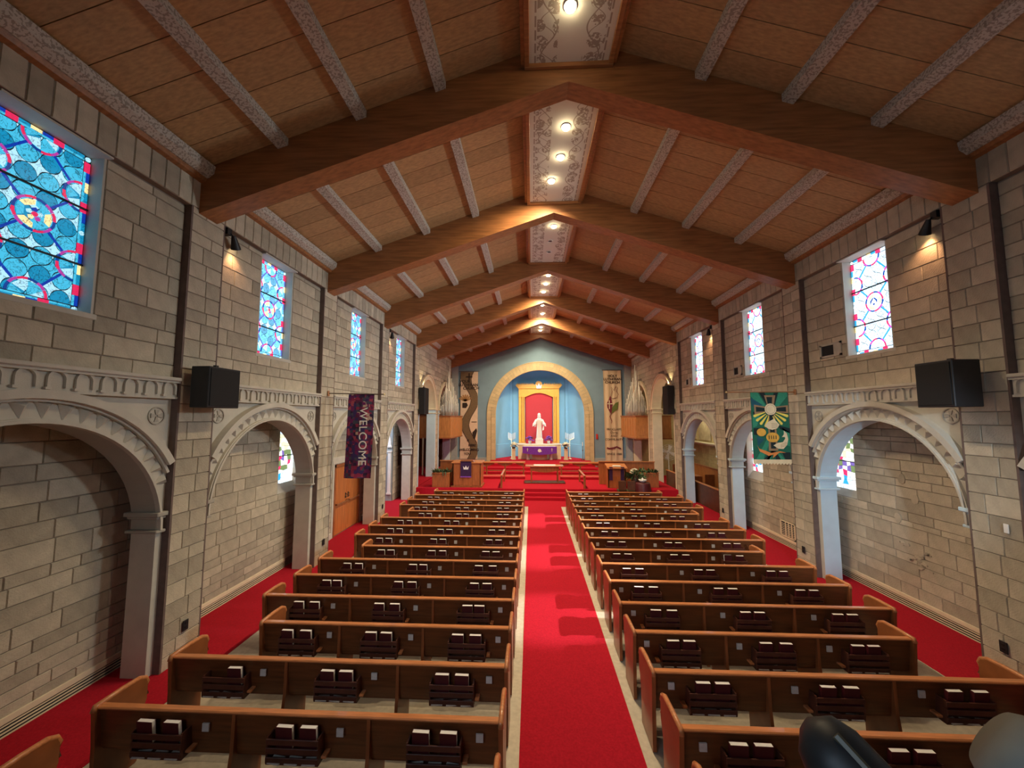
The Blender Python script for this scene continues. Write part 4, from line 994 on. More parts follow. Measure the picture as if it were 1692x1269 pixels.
# flowers, pots, pedestals
def flowers(root, cx, cy, cz, r, n, fm, seed):
    rg = random.Random(seed); lf = MB(); fs = MB()
    for i in range(n):
        th, ph = rg.uniform(0, 2*pi), rg.uniform(0, pi*.55); d = r*rg.uniform(.6, 1)
        p = Vector((cx+d*cos(th)*sin(ph), cy+d*sin(th)*sin(ph), cz+d*cos(ph)*.9))
        if i % 2:
            a = rg.uniform(.04, .07)*r/.2
            fs.lathe([(.005, -a*.4), (a, 0), (a*.8, a*.35), (.01, a*.5)], p, 7)
        else:
            q = p+Vector((rg.uniform(-.06, .06), rg.uniform(-.06, .06), rg.uniform(-.03, .08)))*r/.2; m_ = Vector((cx, cy, cz)).lerp(p, .4); s_ = Vector((cos(th+1.5), sin(th+1.5), 0))*.03*r/.2
            lf.quad(m_, (p+m_)/2+s_, q, (p+m_)/2-s_)
    lf.build('leaf_cluster', 'leaf', root); fs.build('flower_heads', fm, root, True)
for i, x in enumerate((-.745, .57)):
    p = thing('flower_pot', 'white pot of purple flowers on the altar shelf, %s of the statue' % ('left', 'right')[i], 'flower pot', (x, 27.95, 1.94), 'purple altar flowers')
    MB().lathe([(.085, 0), (.11, .2), (.115, .21)], (x, 27.95, 1.94), 14).build('pot', 'white', p, True); flowers(p, x, 27.95, 2.2, .30, 60, 'flower_purple', i)
for i, x in enumerate((-1.86, 1.72)):
    p = thing('flower_stand', 'cream pedestal carrying a white flower arrangement, %s of the altar' % ('left', 'right')[i], 'flower stand', (x, 27.35, .9), 'flower pedestals')
    MB().box(x-.15, 27.2, .9, x+.15, 27.5, .96, ch=.01).box(x-.12, 27.23, .96, x+.12, 27.47, 1.58, ch=.01).box(x-.16, 27.19, 1.58, x+.16, 27.51, 1.63, ch=.01).build('pedestal', 'cream', p)
    MB().lathe([(.08, 0), (.13, .08), (.12, .16)], (x, 27.35, 1.63), 14).build('bowl', 'dark_wood', p, True); flowers(p, x, 27.35, 1.80, .30, 70, 'flower_white', 9+i)
for i, (x0, x1) in enumerate(((-2.25, -1.78), (1.75, 2.32))):
    xc = (x0+x1)/2; p = thing('candelabra', 'white seven candle candelabra on a tall stand, %s of the altar' % ('left', 'right')[i], 'candelabra', (xc, 27.9, .9), 'altar candelabras')
    b = MB(); b.lathe([(.14, 0), (.14, .03), (.02, .06), (.014, 1.3)], (xc, 27.9, .9), 12); b.build('stand', 'gold_metal', p, True)
    b = MB(); b.tube([(x0, 27.9, 2.32+(0 if i else -.04)), (xc, 27.9, 2.2), (x1, 27.9, 2.32)], .012, 6); b.build('arm', 'gold_metal', p)
    for j in range(7):
        x = x0+(x1-x0)*j/6; zz = 2.22+.10*abs(j-3)/3*1.1; MB().tube([(x, 27.9, zz), (x, 27.9, zz+.40)], .016, 8).build('candle', 'white', p)
p = thing('candle_stand', 'tall slender dark candle stand at the right of the altar platform', 'candle stand', (2.85, 27.3, .9))
MB().lathe([(.12, 0), (.12, .03), (.02, .06), (.015, .6), (.045, .64), (.015, .70), (.012, .95)], (2.85, 27.3, .9), 10).build('stand', 'brown_metal', p, True); MB().tube([(2.85, 27.3, 1.85), (2.85, 27.3, 2.1)], .02, 8).build('candle', 'white', p)
p = MB().box(3.75, 27.13, 2.32, 3.88, 27.2, 2.66, ch=.01).build('fire_alarm', 'sign_red'); tag(p, 'small red fire alarm pull box on the grey blue wall right of the arch', 'alarm box')
for i, x in enumerate((-.30, .14)):
    pass
# altar wall banners
def wall_banner(x0, x1, ztop, zbot, label, rodname='rod'):
    r_ = thing('banner', label, 'banner', ((x0+x1)/2, 27.08, zbot)); return r_
lb = wall_banner(-5.54, -4.33, 6.97, .95, 'tall cream and brown hanging banner with cross and sheaf left of the arch')
MB().box(-5.54, 27.09, .95, -4.33, 27.10, 6.95).build('cloth', 'banner_white', lb)
cxs = lambda t: -4.95+.36*sin(t*2*pi*1.27+2.75)
b = MB(); n = 60
for i in range(n):
    t0, t1 = i/n, (i+1)/n; z0, z1 = 6.95-6.0*t0, 6.95-6.0*t1
    def edges(t):
        c = -5.54+1.21*(.555+.27*sin(2*pi*1.78*(t-.19)))
        hw = .27 if t > .15 else .27+.25*(.15-t)/.15
        return max(-5.54, c-hw), min(-4.33, c+hw)
    a0, a1 = edges(t0); c0, c1 = edges(t1); b.quad((a0, 27.086, z0), (a1, 27.086, z0), (c1, 27.086, z1), (c0, 27.086, z1))
b.build('brown_path', 'banner_brown', lb)
for e_ in (0, 1):
    pts_ = [(edges(t/50)[e_], 27.08, 6.95-6.0*t/50) for t in range(51)]; run = []
    for p_ in pts_+[(-5.54, 0, 0)]:
        if -5.53 < p_[0] < -4.34: run.append(p_)
        else:
            if len(run) > 3: MB().tube(run, .018, 5).build('path_edge', 'print_dark', lb)
            run = []
MB().box(-4.99, 27.075, 6.20, -4.90, 27.084, 6.85).box(-5.17, 27.075, 6.55, -4.72, 27.084, 6.64).build('cross_motif', 'print_dark', lb)
b = MB()
for i in range(7):
    a = pi*(.15+.7*i/6); n0 = len(b.v); b.prism([(-.04, 0), (.04, 0), (.055, .42), (0, .5), (-.055, .42)], 1, 27.076, 27.085); b.xf(Matrix.Translation((-5.20, 0, 4.90)) @ Matrix.Rotation(-(a-pi/2), 4, 'Y'), n0)
b.build('sheaf_motif', 'print_tan', lb)
MB().prism([(-5.40, 4.45), (-5.15, 4.42), (-5.02, 4.62), (-5.10, 4.80), (-5.40, 4.78)], 1, 27.076, 27.085).build('vessel_motif', 'print_dark', lb)
MB().prism([(-4.62, 2.35), (-4.50, 2.30), (-4.36, 2.85), (-4.42, 3.05), (-4.55, 2.9), (-4.70, 2.75)], 1, 27.076, 27.085).prism([(-4.75, 3.45), (-4.40, 3.45), (-4.40, 3.5), (-4.75, 3.5)], 1, 27.076, 27.085).build('grape_motif', 'print_dark', lb)
def wtext(body, size, x, z, y, matn, root, name='lettering', bold=.0):
    return put(text_mesh(body, size, .003, matn, bold=bold), name, root, (x, y, z), (pi/2, 0, 0))
for s_, z_, x_ in (('YOUR', 6.27, -5.24), ('LUTHERAN', 6.03, -5.0), ('CHURCH', 5.80, -4.80)): wtext(s_, .27, x_, z_, 27.07, 'print_dark', lb, bold=.006)
for s_, z_, x_ in (('IS', 2.2, -4.98), ('HERE', 1.87, -4.70), ('WELCOMING', 1.57, -4.90), ('YOU', 1.30, -5.02)): wtext(s_, .22, x_, z_, 27.07, 'print_dark', lb, bold=.006)
MB().tube([(-5.65, 27.07, 6.99), (-4.22, 27.07, 6.99)], .02, 8).build('rod', 'dark_wood', lb)
rb = wall_banner(4.28, 5.5, 7.0, .8, 'tall cream hanging banner with dove and flame flower right of the arch')
b = MB(); n = 16
for i in range(n):
    u0, u1 = i/n, (i+1)/n; y0_, y1_ = 27.06+.025*sin(u0*18), 27.06+.025*sin(u1*18)
    b.quad((4.33+1.17*u0, y0_, .8), (4.33+1.17*u1, y1_, .8), (4.28+1.2*u1, y1_, 6.98), (4.28+1.2*u0, y0_, 6.98))
b.build('cloth', 'banner_cream', rb)
for s_, z_ in (('HOLY', 6.6), ('LUTHERAN', 6.38), ('CHURCH', 6.16)): wtext(s_, .24, 4.90, z_, 27.02, 'print_dark', rb, bold=.004)
for s_, z_ in (('PROCLAIM', 2.98), ('Christ', 2.76), ('AND', 2.54), ('COMMUNITY', 2.30), ('SINCE 1888', 1.33)): wtext(s_, .20, 4.93, z_, 27.02, 'print_dark', rb)
def wtube(pts2, r_, matn, root, name): MB().tube([(x, 27.02, z) for x, z in pts2], r_, 6).build(name, matn, root)
wtube([(4.75, 5.15), (4.85, 5.55), (4.80, 5.85), (5.0, 5.6), (5.10, 5.88), (5.25, 5.80), (5.15, 5.55), (5.28, 5.35), (5.15, 5.12), (4.9, 5.05), (4.75, 5.15)], .014, 'print_maroon', rb, 'dove_outline')
MB().prism([(4.78, 3.95), (4.52, 4.45), (4.50, 4.75), (4.66, 5.05), (4.72, 5.25), (4.80, 5.0), (4.86, 4.6)], 1, 27.015, 27.025).build('flame_petal', 'print_maroon', rb)
MB().prism([(4.80, 4.05), (4.95, 4.15), (5.20, 4.35), (5.28, 4.85), (5.05, 4.75), (4.85, 4.45)], 1, 27.015, 27.025).build('leaf_motif', 'print_green', rb)
wtube([(4.80, 4.2), (4.68, 3.85), (4.80, 3.55), (4.76, 3.4)], .022, 'print_maroon', rb, 'stem_motif')
MB().box(4.63, 27.005, 4.35, 4.68, 27.012, 4.95).box(4.52, 27.005, 4.68, 4.86, 27.012, 4.73).build('cross_motif', 'flower_white', rb)
wtube([(4.45, 1.75), (4.6, 1.70), (4.9, 1.75), (5.1, 1.82), (5.35, 1.70)], .05, 'print_maroon', rb, 'ground_motif')
MB().tube([(4.2, 27.05, 7.01), (5.56, 27.05, 7.01)], .02, 8).build('rod', 'dark_wood', rb)
# ------------------------------------------------------------------ organ cases
for sg in (-1, 1):
    og = thing('organ_case', 'orange oak organ case with silver pipes high in the %s arch' % SIDE[sg], 'organ', (sg*6.2, 24.6, 2.56))
    pl = [(sg*5.45, 23.3), (sg*7.45, 23.3), (sg*7.45, 26.4), (sg*5.28, 26.4)]
    b = MB(); b.prism(pl, 2, 2.60, 3.84); b.build('case_body', 'oak', og)
    b = MB(); b.prism([(sg*5.41, 23.26), (sg*7.49, 23.26), (sg*7.49, 26.44), (sg*5.24, 26.44)], 2, 3.84, 3.90); b.prism([(sg*5.42, 23.27), (sg*7.48, 23.27), (sg*7.48, 26.43), (sg*5.25, 26.43)], 2, 2.53, 2.60); b.build('case_moulding', 'pew_end', og)
    b = MB(); b.box(sg*5.55, 23.285, 2.75, sg*6.35, 23.30, 3.70, ch=.005); b.box(sg*6.5, 23.285, 2.75, sg*7.35, 23.30, 3.70, ch=.005); b.build('front_panel', 'oak', og)
    for i in range(6):
        t = (i+.5)/6; x = 5.45+(5.28-5.45)*t; y = 23.3+3.1*t; b = MB(); b.box(sg*(x-.012), y-.2, 2.72, sg*(x+.03), y+.2, 3.72, ch=.006); b.build('slat', 'oak', og)
        b = MB(); b.box(sg*(x-.004), y+.215, 2.72, sg*(x+.03), y+.29, 3.72); b.build('slot', 'dark_wood', og)
    for row, (y, x0, x1, z0, z1, n) in enumerate(((24.6, 6.28, 5.80, 5.1, 7.05, 8), (24.15, 6.35, 5.95, 4.55, 5.6, 6), (23.75, 5.80, 5.52, 5.55, 5.35, 4), (24.2, 5.74, 5.22, 5.6, 4.45, 8), (23.65, 6.30, 5.45, 4.35, 5.0, 10), (25.2, 5.80, 5.35, 6.3, 4.7, 7))):
        for i in range(n):
            t = i/(n-1); x = x0+(x1-x0)*t; z = z0+(z1-z0)*t**(1.4 if row == 0 else 1); rr_ = .026+.006*(row == 0)
            b = MB(); b.lathe([(.012, 0), (rr_, .28), (rr_, z-3.9-.02), (rr_*.6, z-3.9)], (sg*x, y+.03*(i % 2), 3.90), 8); b.build('pipe', 'silver', og, True)
    b = MB(); b.box(sg*6.2, 23.25, .45, sg*6.6, 23.45, 2.55); b.build('bracket_post', 'dark_wood', og)
# ------------------------------------------------------------------ pulpit side
def crown(root, x, y, z, s_):
    MB().prism([(x-.10*s_, z), (x+.10*s_, z), (x+.13*s_, z+.15*s_), (x+.06*s_, z+.07*s_), (x, z+.17*s_), (x-.06*s_, z+.07*s_), (x-.13*s_, z+.15*s_)], 1, y-.006, y).build('crown_emblem', 'white', root)
pu = thing('pulpit', 'panelled wooden pulpit with a purple crowned hanging at the left of the steps', 'pulpit', (-3.75, 19.4, .45))
b = MB(); b.box(-4.44, 19.1, .45, -3.07, 19.16, 1.58, ch=.01); b.build('front_panel', 'chancel_wood', pu)
for x in (-4.44, -3.12): MB().box(x, 19.1, .45, x+.06, 20.1, 1.58, ch=.01).build('side_panel', 'chancel_wood', pu)
MB().box(-4.50, 19.06, 1.58, -3.01, 20.15, 1.64, ch=.012).build('top_ledge', 'pew_cap', pu)
for x in (-4.36, -3.92, -3.48):
    MB().box(x, 19.085, .55, x+.32, 19.10, 1.48, ch=.006).build('raised_panel', 'chancel_wood', pu)
MB().box(-4.50, 19.05, .452, -3.0, 20.1, .52).build('plinth', 'pew_end', pu)
MB().prism([(-4.10, 1.64), (-3.40, 1.64), (-3.45, 1.72), (-4.05, 1.72)], 1, 19.1, 19.5).build('book_rest', 'pew_end', pu)
ph = thing('pulpit_hanging', 'dark purple cloth with a white crown draped over the pulpit', 'cloth', (-3.78, 19.04, 1.2))
MB().box(-4.04, 19.03, .98, -3.52, 19.048, 1.68).box(-4.04, 19.03, 1.645, -3.52, 19.3, 1.665).build('cloth', 'dark_purple', ph); crown(ph, -3.78, 19.028, 1.30, 1.1)
MB().box(-4.04, 19.028, .93, -3.52, 19.046, .98).build('fringe', 'flower_purple', ph)
lw = thing('choir_wall_panel', 'low wooden panel wall behind the pulpit', 'panel', (-5.0, 20.3, .45))
MB().box(-5.3, 20.25, .45, -3.1, 20.31, 1.56, ch=.01).build('panel', 'chancel_wood', lw); MB().box(-5.32, 20.2, 1.56, -3.08, 20.36, 1.60).build('cap', 'pew_cap', lw)
def planter(x0, x1, y, z, label, seed, wm='chancel_wood'):
    p = thing('planter', label, 'planter', ((x0+x1)/2, y, z))
    MB().box(x0, y, z, x1, y+.45, z+.68, ch=.01).build('box', wm, p); MB().box(x0-.02, y-.02, z+.66, x1+.02, y+.47, z+.70, ch=.008).build('rim', 'pew_cap', p)
    for i in range(3): MB().box(x0+.04+(x1-x0)/3*i, y-.008, z+.06, x0-.02+(x1-x0)/3*(i+1), y, z+.62).build('slat', wm, p)
    rg = random.Random(seed); lf = MB()
    for i in range(170):
        c_ = Vector((rg.uniform(x0, x1), y+rg.uniform(-.02, .42), z+.68)); th = rg.uniform(0, 2*pi); l = rg.uniform(.15, .36); d_ = Vector((cos(th), sin(th), rg.uniform(.1, 1.1))).normalized(); s_ = Vector((-sin(th), cos(th), 0))*.035
        tip = c_+d_*l; 
        if i % 4 == 0: tip = c_+Vector((cos(th)*.2, -abs(sin(th))*.15-.05, -.18))
        mid = c_+d_*l*.55; lf.quad(c_, mid+s_, tip, mid-s_)
    lf.build('foliage', 'leaf', p)
    return p
planter(-5.40, -4.58, 19.0, .45, 'wooden planter box of trailing green leaves left of the pulpit', 3)
tw = thing('bare_branch_plant', 'tall bare branch arrangement behind the left planter', 'plant', (-5.55, 21.4, .45))
b = MB(); rg = random.Random(5)
for i in range(7):
    x, y = -5.55+rg.uniform(-.05, .05), 21.4; q = [(x, y, .7)]
    for j in range(5): x += rg.uniform(-.09, .09); q.append((x, y+rg.uniform(-.05, .05), .7+.33*(j+1)*rg.uniform(.9, 1.05)))
    b.tube(q, [.012, .01, .008, .007, .005, .003], 5)
b.build('twigs', 'brown_metal', tw); MB().lathe([(.12, 0), (.16, .15), (.10, .3)], (-5.55, 21.4, .45), 12).build('vase', 'dark_wood', tw, True)
# lectern side
le = thing('lectern', 'wooden lectern draped with purple ribbons at the right of the steps', 'lectern', (3.4, 19.3, .45))
MB().box(3.0, 19.2, .45, 3.06, 19.7, 1.35, ch=.01).build('side_panel', 'chancel_wood', le); MB().box(3.78, 19.2, .45, 3.84, 19.7, 1.35, ch=.01).build('side_panel', 'chancel_wood', le)
MB().box(3.0, 19.2, .45, 3.84, 19.26, 1.35, ch=.01).build('front_panel', 'chancel_wood', le); MB().box(3.2, 19.19, 1.0, 3.64, 19.2, 1.25).build('raised_panel', 'table_wood', le)
MB().prism([(19.1, 1.36), (19.75, 1.50), (19.75, 1.55), (19.1, 1.41)], 0, 2.95, 3.9).build('top', 'pew_cap', le)
for i, x in enumerate((3.12, 3.66)):
    o = MB().box(x-.07, 19.17, .82, x+.09, 19.19, 1.40).box(x-.07, 19.08, 1.40, x+.09, 19.4, 1.44).build('ribbon', 'dark_purple'); tag(o, 'dark purple ribbon hanging over the %s edge of the lectern' % ('left', 'right')[i], 'ribbon')
o = MB().box(3.25, 19.2, 1.45, 3.62, 19.45, 1.49, ch=.004).build('open_book', 'paper'); tag(o, 'open white book lying on the lectern', 'book')
planter(4.40, 5.45, 19.45, .45, 'wooden planter box with dark foliage at the right end of the chancel', 8)
rw_ = thing('choir_wall_panel', 'low wooden panel wall behind the lectern', 'panel', (4.3, 20.3, .45))
MB().box(2.75, 20.25, .45, 5.5, 20.31, 1.56, ch=.01).build('panel', 'chancel_wood', rw_); MB().box(2.73, 20.2, 1.56, 5.52, 20.36, 1.60).build('cap', 'pew_cap', rw_)
# flower arrangement on a small draped round table
rt = thing('round_table', 'small round table under a dark red cloth by the lectern', 'table', (4.5, 18.62, 0))
b = MB(); prof = [(.36, .01), (.37, .4), (.33, .78), (.31, .82), (.02, .83)]; b.lathe(prof, (0, 0, 0), 32)
for i, v in enumerate(b.v):
    a = atan2(v[1], v[0]); f = 1+.06*sin(a*10)*(1-min(1, v[2]/.8)); b.v[i] = (v[0]*f, v[1]*f, v[2])
b.xf(Matrix.Translation((4.45, 18.62-.0, .0))); b.build('tablecloth', 'maroon', rt, True)
bo = thing('flower_bowl', 'white shell shaped bowl on the dark red draped table', 'bowl', (4.45, 18.62, .83)); MB().lathe([(.06, 0), (.16, .07), (.19, .13), (.12, .12), (.02, .09)], (4.45, 18.62, .83), 16).build('bowl', 'white', bo, True); MB().lathe([(.03, .1), (.05, .16), (.01, .22)], (4.45, 18.62, .83), 10).build('orb', 'white', bo, True)
fa = thing('lily_arrangement', 'green arrangement with white lilies behind the dark draped table', 'flowers', (4.25, 19.1, .45))
MB().lathe([(.16, 0), (.2, .5), (.14, .62)], (4.25, 19.1, .45), 14).build('vase', 'dark_wood', fa, True); flowers(fa, 4.25, 19.1, 1.2, .22, 14, 'flower_white', 30)
rg = random.Random(44); lf = MB()
for i in range(150):
    th = rg.uniform(0, 2*pi); l = rg.uniform(.2, .6); c_ = Vector((4.25, 19.1, 1.0)); d_ = Vector((cos(th)*1.2, sin(th)*.6, rg.uniform(-.1, .7))).normalized(); s_ = Vector((-sin(th), cos(th), .3))*.04; lf.quad(c_+d_*l*.3, c_+d_*l*.7+s_, c_+d_*l+Vector((0, 0, -.06)), c_+d_*l*.7-s_)
lf.build('foliage', 'leaf', fa)
for i, x in enumerate((3.50, 3.90)):
    c_ = thing('chair', 'dark chair with olive cushion before the chancel front, %s of two' % ('left', 'right')[i], 'chair', (x, 18.55, 0), 'dark chairs by the lectern')
    MB().box(x-.2, 18.4, .44, x+.16, 18.8, .50, ch=.02).build('seat', 'leaf', c_); MB().box(x-.2, 18.35, .5, x+.16, 18.39, .92, ch=.015).build('backrest', 'dark_wood', c_)
    for dx in (-.18, .13):
        for dy in (18.38, 18.76): MB().box(x+dx, dy, 0.006, x+dx+.03, dy+.03, .44).build('leg', 'dark_wood', c_)
# ------------------------------------------------------------------ pews
PB = 4.09; PS = 0.843
AE = {-1: -.913, 1: .742}
def make_pew(sg, length):
    root = thing('pew', '', 'pew')
    X = lambda u: sg*u
    L_ = length
    b = MB(); b.prism([(.005, .462), (.03, .462), (-.0, .855), (-.035, .855)], 0, X(.04), X(L_-.04)); b.build('backrest', 'pew_wood', root)
    b = MB(); b.box(X(.03), -.06, .855, X(L_-.03), .02, .885, ch=.01); b.build('cap_rail', 'pew_cap', root)
    b = MB(); b.box(X(.04), .012, .435, X(L_-.04), .47, .47, ch=.01); b.build('seat', 'pew_wood', root)
    def end(u, name='pew_end'):
        b = MB(); pr = [(-.05, .01), (.40, .01), (.41, .45), (.47, .62), (.47, .80)]+[(.47-.09*(1-cos(t*pi/8)), .80+.075*sin(t*pi/8)) for t in range(1, 5)]+[(-.07, .885), (-.085, .86), (-.06, .5)]
        b.prism(pr, 0, X(u-.022), X(u+.022)); e = b.build('end_panel', 'pew_end', root)
        b = MB(); b.tube([(X(u), -.085, .845), (X(u), -.07, .89), (X(u), .20, .892), (X(u), .38, .882), (X(u), .455, .845), (X(u), .48, .79), (X(u), .475, .66)], .026, 8); b.build('end_rail', 'pew_cap', root, True)
    end(.02); end(L_-.02)
    ws = (1.32, 2.69) if L_ > 4 else (1.25, 2.45)
    for u in ws:
        b = MB(); b.prism([(-.13, .01), (.38, .01), (.40, .41), (.03, .49), (-.03, .85), (-.045, .85), (-.055, .5)], 0, X(u-.018), X(u+.018)); b.build('support', 'pew_end', root)
    rk = (.655, 2.03, 3.40) if L_ > 4 else (.62, 1.85, 3.02)
    for u in rk:
        ro = bpy.data.objects.new('book_rack', None)
        b = MB(); b.box(X(u-.26), -.125, .47, X(u+.26), -.0, .485); b.box(X(u-.26), -.13, .475, X(u-.245), 0, .72); b.box(X(u+.245), -.13, .475, X(u+.26), 0, .72)
        r0 = b.build('book_rack', 'rack_wood', root)
        for z in (.49, .575, .655): MB().box(X(u-.26), -.14, z, X(u+.26), -.125, z+.055, ch=.004).build('slat', 'rack_wood', r0)
        bpy.data.objects.remove(ro)
        c = u-.43
        MB().box(X(c-.035), -.055, .69, X(c+.035), -.04, .765).build('card_holder', 'card', root)
        MB().box(X(u-.32), -.10, .52, X(u-.27), -.0, .545, ch=.004).build('cup_rest', 'pew_cap', root)
    return root, rk
protos = {}
for sg in (-1, 1):
    for L_ in (4.15 if sg < 0 else 4.17, 3.60 if sg < 0 else 3.68): protos[sg, L_ > 4] = make_pew(sg, L_)
kids(None)
def ch_kids(o):
    return KIDS.get(o.name, [])
# hymnal prototype
def make_book(sg):
    r_ = thing('hymnal', '', 'book')
    b = MB(); b.box(-.08, -.022, 0, .08, -.018, .215); b.box(-.08, .018, 0, .08, .022, .215); b.box(-.083, -.022, 0, -.079, .022, .215)
    b.build('cover', 'maroon', r_); MB().box(-.078, -.018, .004, .078, .018, .214).build('pages', 'paper', r_); return r_
bk = make_book(1); kids(None)
brng = random.Random(12); used = set(); nb = 0
def inst(proto, loc, rot=None):
    if proto.name in used: o = copy_tree(proto)
    else: used.add(proto.name); o = proto
    o.location = loc
    if rot: o.rotation_euler = rot
    return o
RK = ['aisle', 'middle', 'wall']
for sg in (-1, 1):
    for i in range(-1, 15):
        y = PB+PS*i; short = i in (2, 6, 10, 14); pr, rk = protos[sg, not short]
        o = inst(pr, (AE[sg], y, 0)); 
        tag(o, '%slong brown wooden pew, %s from the balcony on the %s of the aisle' % ('slightly shorter ' if short else '', ORD[i+1], SIDE[sg]), 'pew', 'pews %s of the aisle' % SIDE[sg])
        for j, u in enumerate(rk):
            offs = [-.12+brng.uniform(-.03, .03), .12+brng.uniform(-.03, .03)]
            if sg < 0 and (i, j) in ((0, 2),): pass
            if sg < 0 and (i, j) == (1, 2): offs = [.12]
            for q, du in enumerate(offs):
                x = AE[sg]+sg*u+du
                bo = inst(bk, (x, y-.075-.01, .600), (radians(6), 0, pi if sg > 0 and brng.random() < .04 else brng.uniform(-.03, .03)))
                bo.location.z = .60
                tag(bo, 'maroon hymnal, %s in the %s rack of the %s pew on the %s' % (('left one' if q == 0 else 'right one') if len(offs) > 1 else 'alone', RK[j], ORD[i+1], SIDE[sg]), 'book', 'hymnals in the pew racks')
            if i < 4:
                for q in range(3):
                    bb = MB().box(-.065, -.05, 0, .065, .05, .012, ch=.002).build('booklet', 'card'); bb.location = (AE[sg]+sg*u-.17+.17*q, y-.10, .488); bb.rotation_euler = (0, 0, brng.uniform(-.2, .2))
                    tag(bb, 'pale booklet, %s of three, under the %s rack of the %s pew on the %s' % (('left', 'middle', 'right')[q], RK[j], ORD[i+1], SIDE[sg]), 'booklet', 'booklets in %s rack, %s pew %s' % (RK[j], ORD[i+1], SIDE[sg]))
for p in list(protos.values()): pass
# ------------------------------------------------------------------ wall fittings
def speaker(sg, x0, x1, y0, y1, z0, z1, label):
    s = thing('speaker', label, 'speaker', (sg*(x0+x1)/2, (y0+y1)/2, z0))
    MB().box(sg*x0, y0, z0, sg*x1, y1, z1, ch=.01).build('cabinet', 'black', s)
    MB().box(sg*(x0-.012), y0+.03, z0+.03, sg*x0, y1-.03, z1-.03, ch=.004).build('grille', 'black_grille', s)
    MB().box(sg*x1, (y0+y1)/2-.05, (z0+z1)/2-.08, sg*W, (y0+y1)/2+.05, (z0+z1)/2+.08).box(sg*(x1-.15), (y0+y1)/2-.03, z1, sg*(x1-.1), (y0+y1)/2+.03, z1+.05).build('bracket', 'black', s)
    return s
speaker(-1, 5.72, 6.02, 5.95, 6.62, 3.96, 4.62, 'black square loudspeaker on the left stone pier nearest the viewer')
speaker(1, 5.55, 5.95, 6.05, 6.62, 3.96, 4.66, 'black square loudspeaker on the right stone pier nearest the viewer')
speaker(-1, 5.80, 6.10, 18.9, 19.6, 3.95, 5.25, 'tall black loudspeaker by the tall left arch')
speaker(1, 5.80, 6.10, 18.9, 19.6, 3.93, 5.30, 'tall black loudspeaker by the tall right arch')
for sg in (-1, 1):
    light('SPOT', 'arch_uplight', (sg*5.98, 19.5, 5.38), (sg*6.25, 19.45, 6.6), 30 if sg < 0 else 45, (1, .78, .38), .03, angle=100, blend=.6)
    light('AREA', 'tall_arch_glow', (sg*6.9, 20.2, 5.2), (sg*6.35, 22.4, 3.5), 14, (1, .85, .55), .4, .4)
for sg in (-1, 1):
    for k in (1, 3):
        y = P1(k-1)+.10; wl = thing('wall_spotlight', 'small black cone spotlight under the beam on the %s wall, %s bay' % (SIDE[sg], ORD[k]), 'spotlight', (sg*6.15, y, 7.1))
        a = Vector((sg*6.10, y+.05, 7.12)); t_ = Vector((sg*6.14, y+.16, 6.96)); d_ = (t_-a).normalized()
        b = MB(); b.tube([a-d_*.02, a+d_*.05, a+d_*.22], [.035, .05, .085], 14, cap=False); b.tube([a-d_*.02, a-d_*.025], [.035, .02], 14); b.build('shade', 'black', wl, True)
        b = MB(); b.tube([a+d_*.15, a+d_*.195], [.06, .07], 14); b.build('bulb', 'bulb_dim', wl)
        b = MB(); b.tube([tuple(a), (sg*6.2, y, 7.24)], .012, 6); b.box(sg*6.14, y-.05, 7.14, sg*6.28, y+.05, 7.26); b.build('bracket', 'black', wl)
        q = t_+d_*.03; light('SPOT', 'wall_spot', tuple(q), (sg*6.32, y+.42, 5.9), 20 if sg < 0 else 42, (1.0, .5, .24), .04, angle=95, blend=.8)
# small vents beside right windows, aisle return grille, wall boxes
for k, (y0, y1) in enumerate(((8.98, 9.62), (13.13, 13.66), (17.3, 17.8))):
    v = thing('wall_vent', 'small framed air vent beside the %s window visible on the right wall' % ORD[k], 'vent', (6.26, (y0+y1)/2, 5.2), 'small clerestory vents')
    b = MB(); X0 = 6.262
    b.box(X0, y0, 5.19, 6.235, y0+.05, 5.50); b.box(X0, y1-.05, 5.19, 6.235, y1, 5.50); b.box(X0, y0, 5.19, 6.235, y1, 5.23); b.box(X0, y0, 5.46, 6.235, y1, 5.50); b.build('frame', 'vent_metal', v)
    MB().box(X0, y0+.05, 5.23, 6.255, y1-.05, 5.46).build('dark_opening', 'dark_void', v); MB().box(6.255, y0+.05, 5.23, 6.24, y0+.22, 5.46).build('side_plate', 'vent_metal', v)
gr = thing('wall_grille', 'cream return air grille low on the right aisle wall under the third arch', 'vent', (6.92, 12.28, .5))
MB().box(6.92, 11.93, .27, 6.90, 12.62, .74).build('backing', 'dark_void', gr)
b = MB(); 
for a in (11.93, 12.57): b.box(6.91, a, .27, 6.885, a+.05, .74)
b.box(6.91, 11.93, .27, 6.885, 12.62, .31); b.box(6.91, 11.93, .70, 6.885, 12.62, .74); b.build('frame', 'vent_cream', gr)
for i in range(3): MB().box(6.905, 12.08+i*.14, .3, 6.888, 12.11+i*.14, .71).build('mullion', 'vent_cream', gr)
for i in range(7): MB().box(6.905, 11.96, .335+i*.05, 6.892, 12.6, .35+i*.05).build('slat', 'vent_cream', gr)
for sg, k in ((-1, 0), (-1, 1), (-1, 2), (1, 0), (1, 1), (1, 2)):
    y = 6.28+D*k+(.02 if k else 0); wp = thing('wall_socket', 'small black electrical plate low on the %s stone pier, %s from the viewer' % (SIDE[sg], ORD[k]), 'socket', (sg*6.13, y, .52), 'black wall plates')
    MB().box(sg*6.134, y-.05, .44, sg*6.118, y+.05, .60, ch=.004).build('plate', 'black', wp); MB().box(sg*6.118, y-.02, .48, sg*6.112, y+.02, .51).box(sg*6.118, y-.02, .54, sg*6.112, y+.02, .57).build('outlet', 'black_gloss', wp)
